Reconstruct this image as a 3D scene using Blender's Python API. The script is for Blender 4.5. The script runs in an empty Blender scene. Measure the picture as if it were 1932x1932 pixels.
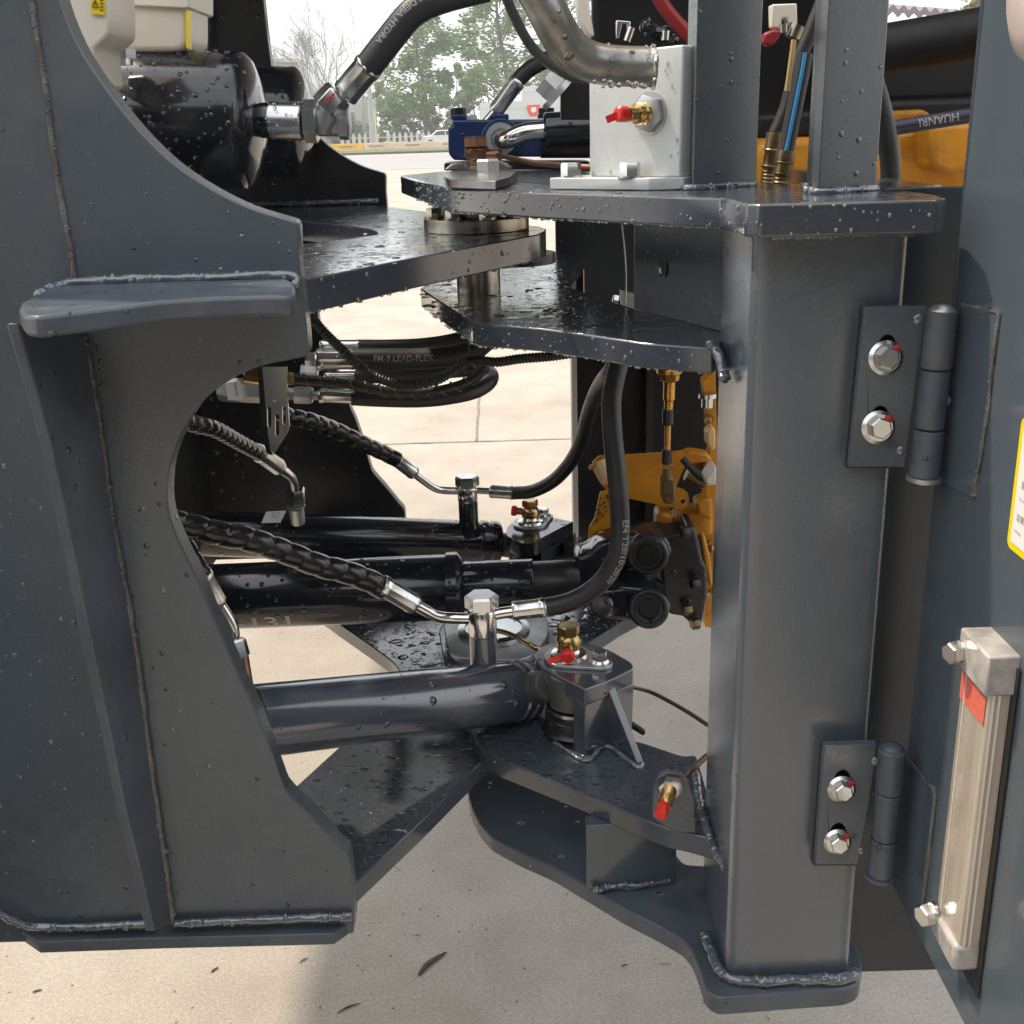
import bpy, bmesh, math, random
from mathutils import Vector, Matrix, noise as mnoise
from mathutils.geometry import tessellate_polygon
random.seed(7)
rad = math.radians
S = bpy.context.scene
COL = S.collection
# ---------------------------------------------------------------- camera
FPX, PITCH, ROLL, H = 2133.0, rad(18.7), rad(1.7), 1.45
R0 = Vector((1, 0, 0)); U0 = Vector((0, math.sin(PITCH), math.cos(PITCH)))
FW = Vector((0, math.cos(PITCH), -math.sin(PITCH)))
RV = R0*math.cos(ROLL) - U0*math.sin(ROLL)
UV = U0*math.cos(ROLL) + R0*math.sin(ROLL)
EYE = Vector((0, 0, H))
cd = bpy.data.cameras.new('camera'); cam = bpy.data.objects.new('camera', cd); COL.objects.link(cam)
cd.sensor_width = 36; cd.lens = 36*FPX/1932; cd.clip_start = .05; cd.clip_end = 3000
M = Matrix((RV, UV, -FW)).transposed().to_4x4(); M.translation = EYE
cam.matrix_world = M; S.camera = cam
# ---------------------------------------------------------------- light
SUN_EL, SUN_AZ = 58, -62      # azimuth measured from +Y (away from camera) towards +X
w = bpy.data.worlds.new('World'); S.world = w; w.use_nodes = True
nt = w.node_tree; nt.nodes.clear()
out = nt.nodes.new('ShaderNodeOutputWorld')
sky = nt.nodes.new('ShaderNodeTexSky'); sky.sky_type = 'NISHITA'; sky.sun_disc = False
sky.sun_elevation = rad(SUN_EL); sky.sun_rotation = rad(SUN_AZ)
sky.dust_density = 4.0; sky.air_density = 1.3
b1 = nt.nodes.new('ShaderNodeBackground'); b1.inputs[1].default_value = .1
b2 = nt.nodes.new('ShaderNodeBackground'); b2.inputs[1].default_value = 1.35
ntc = nt.nodes.new('ShaderNodeTexCoord'); nno = nt.nodes.new('ShaderNodeTexNoise'); nno.inputs['Scale'].default_value = 2.2
nno.inputs['Detail'].default_value = 5
nrp = nt.nodes.new('ShaderNodeValToRGB')
nrp.color_ramp.elements[0].position = .35; nrp.color_ramp.elements[0].color = (.74, .79, .84, 1)
nrp.color_ramp.elements[1].position = .65; nrp.color_ramp.elements[1].color = (1.15, 1.15, 1.13, 1)
nt.links.new(ntc.outputs['Generated'], nno.inputs['Vector']); nt.links.new(nno.outputs[0], nrp.inputs[0])
nt.links.new(nrp.outputs[0], b2.inputs[0])
mx = nt.nodes.new('ShaderNodeMixShader'); mx.inputs[0].default_value = .72
nt.links.new(sky.outputs[0], b1.inputs[0]); nt.links.new(b1.outputs[0], mx.inputs[1]); nt.links.new(b2.outputs[0], mx.inputs[2])
nt.links.new(mx.outputs[0], out.inputs[0])
sd = bpy.data.lights.new('sun', 'SUN'); sd.energy = 2.6; sd.angle = rad(2.0); sd.color = (1, .85, .66)
sun = bpy.data.objects.new('sun', sd); COL.objects.link(sun)
sv = Vector((math.sin(rad(SUN_AZ))*math.cos(rad(SUN_EL)), math.cos(rad(SUN_AZ))*math.cos(rad(SUN_EL)), math.sin(rad(SUN_EL))))
sun.rotation_euler = sv.to_track_quat('Z', 'Y').to_euler(); sun.location = (3, 3, 8)
S.view_settings.view_transform = 'Standard'; S.view_settings.look = 'None'
S.view_settings.exposure = .74; S.view_settings.gamma = 1
S.render.engine = 'CYCLES'; S.render.resolution_x = 1024; S.render.resolution_y = 1024

# ---------------------------------------------------------------- pixel -> place helpers (1932 px frame of the photograph)
def ray(x, y): return FW + RV*((x-966)/FPX) - UV*((y-966)/FPX)
def P(x, y, Y): d = ray(x, y); return EYE + d*(Y/d.y)
def PZ(x, y, z): d = ray(x, y); return EYE + d*((z-H)/d.z)
def PX(x, y, X): d = ray(x, y); return EYE + d*(X/d.x)
def wr(p, px): return px*((Vector(p)-EYE).dot(FW))/FPX          # pixel radius -> metres at p
def V(*a): return Vector(a)

# ---------------------------------------------------------------- materials
MATS = {}
def mat(name, base, rough=.4, metal=0, coat=0, var=0, vscale=6, var2=None, bump=0, bscale=300, drops=None, dirt_or_sheen=None, puddle=False,
        spec=.5, trans=0, emis=None, rvar=0, stretch=None):
    m = bpy.data.materials.new(name); m.use_nodes = True; MATS[name] = m
    t = m.node_tree; N = t.nodes; L = t.links
    bs = N['Principled BSDF']
    bs.inputs['Base Color'].default_value = (*base, 1); bs.inputs['Roughness'].default_value = rough
    bs.inputs['Metallic'].default_value = metal; bs.inputs['Coat Weight'].default_value = coat
    bs.inputs['Coat Roughness'].default_value = .12; bs.inputs['Specular IOR Level'].default_value = spec
    if trans: bs.inputs['Transmission Weight'].default_value = trans
    if emis: bs.inputs['Emission Color'].default_value = (*emis[0], 1); bs.inputs['Emission Strength'].default_value = emis[1]
    tc = N.new('ShaderNodeTexCoord'); co = tc.outputs['Object']
    if stretch:
        mp = N.new('ShaderNodeMapping'); mp.inputs['Scale'].default_value = stretch; L.new(co, mp.inputs[0]); cs = mp.outputs[0]
    else: cs = co
    def math_(op, a, b=None, c=None):
        n = N.new('ShaderNodeMath'); n.operation = op
        for i, v in enumerate((a, b, c)):
            if v is None: continue
            if isinstance(v, (int, float)): n.inputs[i].default_value = v
            else: L.new(v, n.inputs[i])
        return n.outputs[0]
    def nz(scale, det=4, src=None, rg=.55):
        n = N.new('ShaderNodeTexNoise'); n.inputs['Scale'].default_value = scale; n.inputs['Detail'].default_value = det
        n.inputs['Roughness'].default_value = rg; L.new(src or cs, n.inputs['Vector']); return n.outputs[0]
    def ramp(f, a, b, ca=(0, 0, 0, 1), cb=(1, 1, 1, 1)):
        r = N.new('ShaderNodeValToRGB'); r.color_ramp.elements[0].position = a; r.color_ramp.elements[1].position = b
        r.color_ramp.elements[0].color = ca; r.color_ramp.elements[1].color = cb; L.new(f, r.inputs[0]); return r.outputs[0]
    def mix(f, a, b):
        n = N.new('ShaderNodeMix'); n.data_type = 'RGBA'
        if isinstance(f, float): n.inputs[0].default_value = f
        else: L.new(f, n.inputs[0])
        for i, v in ((6, a), (7, b)):
            if isinstance(v, tuple): n.inputs[i].default_value = (*v, 1) if len(v) == 3 else v
            else: L.new(v, n.inputs[i])
        return n.outputs[2]
    col = base; rg = None; heights = []
    if var:
        b2_ = var2 or tuple(c*(1-var) for c in base)
        col = mix(ramp(nz(vscale, 6), .35, .65), base, b2_)
    if dirt_or_sheen:
        dc, da, ds = dirt_or_sheen  # dirt; on the slate frame paints, soft reflections painted as patches
        col = mix(math_('MULTIPLY', ramp(nz(ds, 8, None, .7), .5, .72), da), col, dc)
        rg = math_('ADD', math_('MULTIPLY', ramp(nz(ds, 8, None, .7), .5, .72), .25), rough)
    if rvar:
        rg = math_('ADD', rg if rg is not None else rough, math_('MULTIPLY', math_('SUBTRACT', nz(11, 5), .5), rvar))
    if bump: heights.append((nz(bscale, 2, co), bump, .0006))
    if puddle:
        ge = N.new('ShaderNodeNewGeometry'); sx = N.new('ShaderNodeSeparateXYZ'); L.new(ge.outputs['True Normal'], sx.inputs[0])
        topf = math_('GREATER_THAN', sx.outputs[2], .7); wet = None
        for scl, sz0, dn_, amp in ((38, .62, .5, .0016), (85, .55, .55, .0009), (190, .5, .5, .0004)):
            pv = N.new('ShaderNodeTexVoronoi'); pv.inputs['Scale'].default_value = scl
            nv = N.new('ShaderNodeMix'); nv.data_type = 'VECTOR'; nv.inputs[0].default_value = .35/scl
            nn = N.new('ShaderNodeTexNoise'); nn.inputs['Scale'].default_value = scl*1.3; L.new(co, nn.inputs['Vector'])
            L.new(co, nv.inputs[4]); L.new(nn.outputs['Color'], nv.inputs[5]); L.new(nv.outputs[1], pv.inputs['Vector'])
            sc = N.new('ShaderNodeSeparateColor'); L.new(pv.outputs['Color'], sc.inputs[0])
            rr_ = math_('MULTIPLY_ADD', sc.outputs[0], sz0, .08)
            q_ = math_('MAXIMUM', math_('SUBTRACT', 1.0, math_('POWER', math_('DIVIDE', pv.outputs['Distance'], rr_), 2)), 0)
            hh = math_('MULTIPLY', math_('MULTIPLY', math_('POWER', q_, .45), math_('LESS_THAN', sc.outputs[1], dn_)), topf)
            heights.append((hh, 1.0, amp)); on = math_('GREATER_THAN', hh, .02)
            wet = on if wet is None else math_('MAXIMUM', wet, on)
        rg = math_('SUBTRACT', rg if rg is not None else rough, math_('MULTIPLY', wet, rough*.75))
    if drops:
        sc_, dens, sz = drops
        vv = N.new('ShaderNodeTexVoronoi'); vv.inputs['Scale'].default_value = sc_; L.new(co, vv.inputs['Vector'])
        s2 = N.new('ShaderNodeSeparateColor'); L.new(vv.outputs['Color'], s2.inputs[0])
        rr = math_('MULTIPLY_ADD', math_('POWER', s2.outputs[0], 2.5), sz, sz*.25)
        q = math_('MAXIMUM', math_('SUBTRACT', 1.0, math_('POWER', math_('DIVIDE', vv.outputs['Distance'], rr), 2)), 0)
        clus = math_('GREATER_THAN', nz(7, 2, co), .42)
        hgt = math_('MULTIPLY', math_('MULTIPLY', math_('POWER', q, .5), math_('LESS_THAN', s2.outputs[1], dens)), clus)
        heights.append((hgt, 1.0, .55/sc_*sz*1.6))
        rg = math_('MULTIPLY', rg if rg is not None else rough, math_('SUBTRACT', 1.0, math_('MULTIPLY', math_('GREATER_THAN', hgt, .02), .8)))
    nrm = None
    for h, st, dist in heights:
        b = N.new('ShaderNodeBump'); b.inputs['Strength'].default_value = st; b.inputs['Distance'].default_value = dist
        L.new(h, b.inputs['Height'])
        if nrm is not None: L.new(nrm, b.inputs['Normal'])
        nrm = b.outputs[0]
    if nrm is not None:
        L.new(nrm, bs.inputs['Normal']); L.new(nrm, bs.inputs['Coat Normal'])
    if not isinstance(col, tuple): L.new(col, bs.inputs['Base Color'])
    if rg is not None: L.new(rg, bs.inputs['Roughness'])
    return m

paint = mat('slate_paint', (.078, .097, .117), .24, var=.22, vscale=3, bump=.35, bscale=650, drops=(110, .22, .30), rvar=.25, coat=.25, dirt_or_sheen=((.135, .145, .15), .4, 3.2))  # pale patches paint soft reflections into the colour
paint_l = mat('slate_paint_column', (.094, .114, .138), .2, var=.15, vscale=2.5, bump=.35, bscale=600, drops=(120, .12, .25), rvar=.25, coat=.8, dirt_or_sheen=((.17, .18, .185), .45, 3))  # pale patches again stand for soft reflections on the column
paint_door = mat('slate_paint_door', (.072, .094, .116), .13, var=.12, vscale=2, bump=.08, bscale=500, drops=(60, .10, .2), rvar=.12, coat=.25, dirt_or_sheen=((.12, .13, .12), .25, 3))
paint_wet = mat('wet_slate_paint', (.058, .070, .090), .17, var=.3, vscale=9, bump=.12, bscale=400, puddle=True, coat=.8, drops=(80, .15, .3), dirt_or_sheen=((.10, .10, .095), .3, 9))
paint_edge = mat('slate_paint_edge', (.076, .094, .120), .36, var=.3, vscale=12, bump=.3, bscale=250, drops=(80, .2, .3), dirt_or_sheen=((.13, .125, .12), .5, 18))
cyl_paint = mat('navy_slate_paint', (.055, .066, .088), .16, var=.15, vscale=5, bump=.08, bscale=300, drops=(60, .25, .3), coat=1, spec=.8)
black_gloss = mat('black_gloss', (.009, .011, .016), .14, bump=.04, bscale=200, drops=(95, .75, .36), coat=.35, spec=.55)
black_paint = mat('black_paint', (.014, .015, .018), .3, bump=.2, bscale=200, var=.3, vscale=14, drops=(80, .2, .3), dirt_or_sheen=((.05, .045, .04), .5, 15))
black_flat = mat('black_flat', (.010, .010, .011), .5, var=.4, vscale=8, dirt_or_sheen=((.022, .02, .018), .4, 6), spec=.35)
rubber = mat('black_rubber', (.020, .021, .023), .42, var=.2, vscale=20, bump=.35, bscale=500, dirt_or_sheen=((.055, .052, .05), .4, 25))
sleeve = mat('black_sleeve', (.013, .013, .014), .2, var=.2, vscale=20, coat=.2, dirt_or_sheen=((.05, .05, .05), .3, 30))
zinc = mat('zinc_plate', (.66, .67, .66), .24, metal=1, var=.14, vscale=14, bump=.1, bscale=120, rvar=.2, drops=(160, .12, .3))
zinc_dull = mat('dull_zinc', (.52, .53, .53), .36, metal=.8, var=.18, vscale=18, bump=.15, bscale=150, dirt_or_sheen=((.3, .3, .29), .3, 25))
chrome = mat('bright_tube', (.72, .70, .67), .16, metal=1, bump=.1, bscale=80, rvar=.2)
steel = mat('bare_steel', (.42, .39, .33), .28, metal=1, var=.35, vscale=40, bump=.2, bscale=120, rvar=.3)
brass = mat('yellow_zinc', (.55, .38, .16), .26, metal=1, var=.35, vscale=60, bump=.2, bscale=120, rvar=.25)
copper = mat('brown_fitting', (.26, .14, .09), .32, metal=.9, var=.3, vscale=60)
dbrass = mat('dull_brass', (.23, .17, .09), .38, metal=.9, var=.4, vscale=60, bump=.4, bscale=150)
red = mat('red_plastic', (.78, .03, .02), .35, var=.1)
dred = mat('dark_red_rubber', (.30, .015, .02), .4, var=.2)
blue = mat('blue_paint', (.012, .036, .125), .3, var=.25, vscale=20, bump=.4, bscale=90, drops=(70, .5, .3), coat=.3)
white_al = mat('satin_aluminium', (.62, .65, .64), .42, metal=.15, var=.08, vscale=9, bump=.15, bscale=250, drops=(36, .2, .24), dirt_or_sheen=((.42, .44, .42), .35, 14))
cast_al = mat('wet_tube_metal', (.42, .41, .38), .3, metal=.75, var=.45, vscale=14, bump=.3, bscale=80, drops=(60, .4, .35), dirt_or_sheen=((.10, .10, .10), .8, 12))
orange = mat('orange_paint', (.66, .27, .012), .38, var=.3, vscale=12, bump=.4, bscale=70, dirt_or_sheen=((.22, .07, .01), .6, 16))
cream = mat('cream_plastic', (.72, .66, .56), .45, var=.1, vscale=6, bump=.1)
yellow = mat('yellow_sticker', (.85, .62, .0), .4)
white = mat('white_sticker', (.78, .77, .74), .4, var=.05)
black = mat('black_print', (.01, .01, .01), .5)
grey_print = mat('grey_print', (.30, .30, .31), .5)
lite_print = mat('pale_print', (.36, .36, .36), .6, var=.4, vscale=120)
redmark = mat('red_marker', (.55, .03, .03), .5, var=.3, vscale=200)
weldm = mat('painted_weld', (.10, .115, .14), .15, var=.3, vscale=70, bump=.6, bscale=160, coat=1, spec=.9)
weld2 = mat('dull_weld', (.15, .145, .14), .35, var=.5, vscale=50, bump=.9, bscale=200)
gauge_m = mat('milky_gauge', (.72, .63, .53), .16, var=.25, vscale=12, stretch=(6, 6, .6), coat=.6, trans=.4, dirt_or_sheen=((.42, .39, .29), .4, 14))
hole_m = mat('hole_shade', (.004, .004, .004), .8)
bluestripe = mat('blue_stripe', (.03, .25, .5), .4)
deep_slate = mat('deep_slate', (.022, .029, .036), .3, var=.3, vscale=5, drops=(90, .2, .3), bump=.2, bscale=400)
edge_lit = mat('sunlit_edge', (.55, .52, .49), .4, var=.1, vscale=10)  # sunlight on the far plate edge, put into a pale colour

def ground_mat():
    m = bpy.data.materials.new('concrete'); m.use_nodes = True; t = m.node_tree; N = t.nodes; L = t.links
    bs = N['Principled BSDF']; tc = N.new('ShaderNodeTexCoord'); co = tc.outputs['Object']
    def nz(s, d=5, r=.6):
        n = N.new('ShaderNodeTexNoise'); n.inputs['Scale'].default_value = s; n.inputs['Detail'].default_value = d; n.inputs['Roughness'].default_value = r
        L.new(co, n.inputs['Vector']); return n.outputs[0]
    def rp(f, a, b, ca, cb):
        r = N.new('ShaderNodeValToRGB'); r.color_ramp.elements[0].position = a; r.color_ramp.elements[1].position = b
        r.color_ramp.elements[0].color = (*ca, 1); r.color_ramp.elements[1].color = (*cb, 1); L.new(f, r.inputs[0]); return r.outputs[0]
    def mul(a, b):
        n = N.new('ShaderNodeMix'); n.data_type = 'RGBA'; n.blend_type = 'MULTIPLY'; n.inputs[0].default_value = 1; L.new(a, n.inputs[6]); L.new(b, n.inputs[7]); return n.outputs[2]
    c = rp(nz(2.0, 6), .3, .7, (.42, .385, .345), (.50, .465, .42))
    c = mul(c, rp(nz(150, 9, .82), .34, .66, (.66, .64, .61), (1.08, 1.07, 1.06)))
    c = mul(c, rp(nz(5, 6, .65), .3, .6, (.90, .89, .88), (1.03, 1.03, 1.03)))
    c = mul(c, rp(nz(.7, 5, .6), .35, .6, (.90, .89, .88), (1.03, 1.03, 1.03)))
    c = mul(c, rp(nz(380, 2, .6), .36, .62, (.80, .78, .76), (1.08, 1.08, 1.08)))
    v = N.new('ShaderNodeTexVoronoi'); v.inputs['Scale'].default_value = 24; L.new(co, v.inputs['Vector'])
    c = mul(c, rp(v.outputs['Distance'], .05, .09, (.55, .42, .33), (1, 1, 1)))
    L.new(c, bs.inputs['Base Color']); bs.inputs['Roughness'].default_value = .85; bs.inputs['Specular IOR Level'].default_value = .25
    bm_ = N.new('ShaderNodeBump'); bm_.inputs['Strength'].default_value = .6; bm_.inputs['Distance'].default_value = .0007
    L.new(nz(200, 7, .85), bm_.inputs['Height']); L.new(bm_.outputs[0], bs.inputs['Normal']); return m
concrete = ground_mat()

# ---------------------------------------------------------------- mesh builder
def basis(d):
    d = d.normalized(); a = V(0, 0, 1) if abs(d.z) < .9 else V(1, 0, 0)
    u = d.cross(a).normalized(); v = u.cross(d).normalized(); return u, v, d
class MB:
    def __init__(s): s.v = []; s.f = []
    def add(s, vs, fs):
        o = len(s.v); s.v += [tuple(x) for x in vs]; s.f += [tuple(i+o for i in f) for f in fs]; return s
    def prism(s, pts, off, holes=()):
        off = Vector(off); pts = [Vector(p) for p in pts]; n = len(pts)
        if not holes:
            vs = pts + [p+off for p in pts]
            s.add(vs, [tuple(range(n))] + [tuple(range(2*n-1, n-1, -1))] + [(i, i+n, (i+1) % n+n, (i+1) % n) for i in range(n)])
        else:
            loops = [pts] + [[Vector(p) for p in h] for h in holes]
            flat = [p for l in loops for p in l]; N_ = len(flat)
            tr = tessellate_polygon(loops); vs = flat + [p+off for p in flat]
            fs = [tuple(t) for t in tr] + [tuple(i+N_ for i in reversed(t)) for t in tr]; o = 0
            for l in loops:
                k = len(l); fs += [(o+i, o+i+N_, o+(i+1) % k+N_, o+(i+1) % k) for i in range(k)]; o += k
            s.add(vs, fs)
        return s
    def hexa(s, a, b, c, d, off): return s.prism([a, b, c, d], off)
    def box(s, c, sx, sy, sz, X=V(1, 0, 0), Y=V(0, 1, 0), Z=V(0, 0, 1)):
        c = Vector(c); X = X*sx/2; Y = Y*sy/2; Z = Z*sz/2
        return s.prism([c-X-Y-Z, c+X-Y-Z, c+X+Y-Z, c-X+Y-Z], Z*2)
    def lathe(s, p0, d, prof, n=32, ph=0, sq=1):
        u, v, d = basis(Vector(d)); p0 = Vector(p0); vs = []; fs = []
        for (t, r) in prof:
            for k in range(n):
                a = 2*math.pi*k/n+ph; vs.append(p0+d*t+(u*math.cos(a)+v*math.sin(a)*sq)*r)
        m = len(prof)
        for i in range(m-1):
            for k in range(n):
                k2 = (k+1) % n; fs.append((i*n+k, i*n+k2, (i+1)*n+k2, (i+1)*n+k))
        fs.append(tuple(range(n-1, -1, -1))); fs.append(tuple(range((m-1)*n, m*n)))
        return s.add(vs, fs)
    def cyl(s, p0, p1, r, r1=None, n=28, ph=0, cham=0):
        p0 = Vector(p0); p1 = Vector(p1); l = (p1-p0).length; r1 = r if r1 is None else r1
        pr = [(0, r), (l, r1)] if not cham else [(0, r-cham), (cham, r), (l-cham, r1), (l, r1-cham)]
        return s.lathe(p0, p1-p0, pr, n, ph)
    def hexn(s, p0, p1, r, ph=0):
        p0 = Vector(p0); p1 = Vector(p1); l = (p1-p0).length
        return s.lathe(p0, p1-p0, [(0, r), (l*.85, r), (l, r*.86)], 6, ph)
    def tube(s, path, r, n=20, step=None, smooth=True, rf=None, caps=True):
        pts = spline(path, step or r*1.2) if smooth else [Vector(p) for p in path]
        vs = []; fs = []; sacc = 0; prev = None; m = len(pts)
        t0 = (pts[1]-pts[0]).normalized(); u, v, _ = basis(t0)
        for i, p in enumerate(pts):
            t = (pts[min(i+1, m-1)]-pts[max(i-1, 0)]).normalized()
            u = (u-t*u.dot(t)).normalized(); v = t.cross(u)
            if i: sacc += (p-pts[i-1]).length
            for k in range(n):
                a = 2*math.pi*k/n; rr = rf(sacc, a) if rf else r
                vs.append(p+(u*math.cos(a)+v*math.sin(a))*rr)
        for i in range(m-1):
            for k in range(n):
                k2 = (k+1) % n; fs.append((i*n+k, i*n+k2, (i+1)*n+k2, (i+1)*n+k))
        if caps: fs.append(tuple(range(n-1, -1, -1))); fs.append(tuple(range((m-1)*n, m*n)))
        return s.add(vs, fs)
    def ball(s, c, r, sx=1, sy=1, sz=1, n=12):
        c = Vector(c); vs = []; fs = []; m = n//2+1
        for i in range(1, m-1):
            th = math.pi*i/(m-1)
            for k in range(n):
                a = 2*math.pi*k/n; vs.append(c+V(math.sin(th)*math.cos(a)*r*sx, math.sin(th)*math.sin(a)*r*sy, math.cos(th)*r*sz))
        vs += [c+V(0, 0, r*sz), c-V(0, 0, r*sz)]; T = len(vs)-2
        for i in range(m-3):
            for k in range(n):
                k2 = (k+1) % n; fs.append((i*n+k, (i+1)*n+k, (i+1)*n+k2, i*n+k2))
        for k in range(n):
            fs.append((T, k, (k+1) % n)); fs.append((T+1, (m-3)*n+(k+1) % n, (m-3)*n+k))
        return s.add(vs, fs)
def spline(path, step):
    pts = [Vector(p) for p in path]
    if len(pts) == 2:
        n = max(2, int((pts[1]-pts[0]).length/step)); return [pts[0].lerp(pts[1], i/n) for i in range(n+1)]
    e = [pts[0]*2-pts[1]]+pts+[pts[-1]*2-pts[-2]]; outp = []
    for i in range(1, len(e)-2):
        a, b, c, d = e[i-1:i+3]; n = max(2, int((c-b).length/step))
        for k in range(n):
            t = k/n; outp.append(.5*((2*b)+(c-a)*t+(2*a-5*b+4*c-d)*t*t+(3*b-a-3*c+d)*t**3))
    outp.append(pts[-1]); return outp
def cr(pts, k=6):
    return [(p.x, p.y) for p in spline([V(x, y, 0) for x, y in pts], 25 if k == 6 else k)]
def rnd(pts, r, n=5):
    """round the corners of a 3D polygon; r number or list"""
    o = []; m = len(pts); pts = [Vector(p) for p in pts]
    for i, p in enumerate(pts):
        q = r[i] if isinstance(r, (list, tuple)) else r
        if not q: o.append(p); continue
        a = (pts[i-1]-p); b = (pts[(i+1) % m]-p); q = min(q, a.length*.45, b.length*.45)
        a = p+a.normalized()*q; b = p+b.normalized()*q
        for k in range(n+1):
            t = k/n; o.append(a*(1-t)**2+p*2*t*(1-t)+b*t*t)
    return o
def disc(c, u, v, r, n=24): return [Vector(c)+u*math.cos(2*math.pi*k/n)*r+v*math.sin(2*math.pi*k/n)*r for k in range(n)]
def link(name, mb, m, parent=None, bevel=0, sharp=38, seg=2):
    me = bpy.data.meshes.new(name); me.from_pydata(mb.v, [], mb.f); me.update()
    if m in (weldm, weld2): sharp = 180
    bm = bmesh.new(); bm.from_mesh(me); bmesh.ops.recalc_face_normals(bm, faces=bm.faces); bm.to_mesh(me); bm.free()
    me.shade_smooth(); me.set_sharp_from_angle(angle=rad(sharp))
    me.materials.append(m); o = bpy.data.objects.new(name, me); COL.objects.link(o)
    if parent is not None:
        o.parent = parent
        Mi = Matrix.Translation(world_loc(parent)).inverted(); o.matrix_parent_inverse = Mi
    if bevel:
        b = o.modifiers.new('bevel', 'BEVEL'); b.width = bevel; b.segments = seg; b.limit_method = 'ANGLE'; b.angle_limit = rad(35)
        b.harden_normals = False
    return o
def world_loc(o):
    if o.parent is None: return o.location.copy()
    return V(0, 0, 0) if o.type == 'MESH' else o.location.copy()
def tag(o, label=None, cat=None, group=None, kind=None):
    if label: o['label'] = label
    if cat: o['category'] = cat
    if group: o['group'] = group
    if kind: o['kind'] = kind
    return o
def thing(name, loc, label, cat, group=None):
    o = bpy.data.objects.new(name, None); COL.objects.link(o); o.location = Vector(loc); o.empty_display_size = .05
    return tag(o, label, cat, group)
def weld(path, r, m=None, jit=.35):
    mb = MB(); ph = random.random()*99
    def rf(s, a): return r*(.9+1.0*jit*mnoise.noise(V(s*60+ph, math.cos(a)*1.3, math.sin(a)*1.3))+.35*jit*mnoise.noise(V(s*210+ph, math.cos(a)*2, math.sin(a)*2))+.035*math.sin(s*780+1.2*math.cos(a)))
    r *= .92; mb.tube(path, r*.78, 14, step=r*.3, rf=lambda s, a: rf(s, a)*.80)
    pts = spline(path, r*.62); RR = random.Random(int(ph*100))
    for k in range(len(pts)-1):
        if RR.random() < .45: continue
        d = (pts[k+1]-pts[k]).normalized(); q = pts[k]+V(RR.gauss(0, .14), RR.gauss(0, .10), RR.gauss(0, .14))*r
        k0 = len(mb.v); rr = r*RR.uniform(.66, .86); mb.ball(V(0, 0, 0), rr, n=10)
        for m_ in range(k0, len(mb.v)):
            w_ = Vector(mb.v[m_]); w_ = w_-d*w_.dot(d)*.35; mb.v[m_] = tuple(w_+q)
    return mb
TXT = {}
def text_data(body, size):
    cu = bpy.data.curves.new('t', 'FONT'); cu.body = body; cu.size = size; cu.resolution_u = 2; cu.offset = size*.012
    ob = bpy.data.objects.new('t', cu); COL.objects.link(ob); bpy.context.view_layer.update()
    me = bpy.data.meshes.new_from_object(ob)
    bm = bmesh.new(); bm.from_mesh(me); bmesh.ops.triangulate(bm, faces=bm.faces)
    for _ in range(3):
        le = [e for e in bm.edges if e.calc_length() > size*.16]
        if le: bmesh.ops.subdivide_edges(bm, edges=le, cuts=1); bmesh.ops.triangulate(bm, faces=bm.faces)
    bm.to_mesh(me); bm.free(); vs = [v.co.copy() for v in me.vertices]; fs = [tuple(p.vertices) for p in me.polygons]
    bpy.data.objects.remove(ob); bpy.data.curves.remove(cu); bpy.data.meshes.remove(me); return vs, fs
def text_flat(body, size, o, X, Y, lift):
    vs, fs = text_data(body, size); X = X.normalized(); Y = Y.normalized(); mb = MB()
    mb.add([Vector(o)+X*v.x+Y*v.y+lift for v in vs], fs); return mb
def text_tube(body, size, path, r, ref, s0, sign=1, vs_=1, stretch=1):
    vs, fs = text_data(body, size); pts = spline(path, .006); L = [0]
    for i in range(1, len(pts)): L.append(L[-1]+(pts[i]-pts[i-1]).length)
    def at(s):
        s = max(0, min(L[-1]-1e-6, s)); i = 0
        while L[i+1] < s: i += 1
        return pts[i].lerp(pts[i+1], (s-L[i])/(L[i+1]-L[i])), (pts[min(i+2, len(pts)-1)]-pts[max(i-1, 0)]).normalized()
    res = []
    for v in vs:
        p, t = at(s0+sign*v.x*stretch); o = (ref-t*ref.dot(t)).normalized(); sd_ = t.cross(o)
        a = -vs_*(v.y-size*.35)/r; res.append(p+(o*math.cos(a)+sd_*math.sin(a))*(r+.0004))
    return MB().add(res, fs)

# ================================================================ SETTING
g = MB().prism([V(-380, -45, 0), V(380, -45, 0), V(380, 450, 0), V(-380, 450, 0)], V(0, 0, -.3))
tag(link('ground', g, concrete), kind='structure')
jm = mat('joint_grit', (.26, .235, .21), .9, var=.4, vscale=30)
jm2 = mat('joint_rim', (.52, .49, .45), .9, var=.3, vscale=30)
def joint(a, b, wd=.008):
    a = Vector(a); b = Vector(b); n = max(2, int((b-a).length/.06)); t = (b-a).normalized(); s = V(-t.y, t.x, 0); mb = MB(); vs = []
    for i in range(n+1):
        p = a.lerp(b, i/n)+s*.005*mnoise.noise(V(i*.35, 1, 2))
        q = wd*(.6+.7*abs(mnoise.noise(V(i*.8, 4, 2)))); vs += [p-s*q+V(0, 0, .004), p+s*q+V(0, 0, .004)]
    mb.add(vs, [(2*i, 2*i+1, 2*i+3, 2*i+2) for i in range(n)]); return mb
jj = MB()
for (a, b) in (((-12, 5.39, 0), (12, 5.36, 0)), ((-.165, 5.37, 0), (-.20, 12, 0)), ((-12, 12, 0), (12, 12, 0)), ((-5.2, 5.4, 0), (-5.4, 24, 0)), ((4.9, 5.4, 0), (4.7, 24, 0)), ((-20, 24, 0), (20, 24, 0))):
    q = joint(a, b); jj.add(q.v, q.f)
tag(link('ground_joint', jj, jm), kind='structure')
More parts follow.
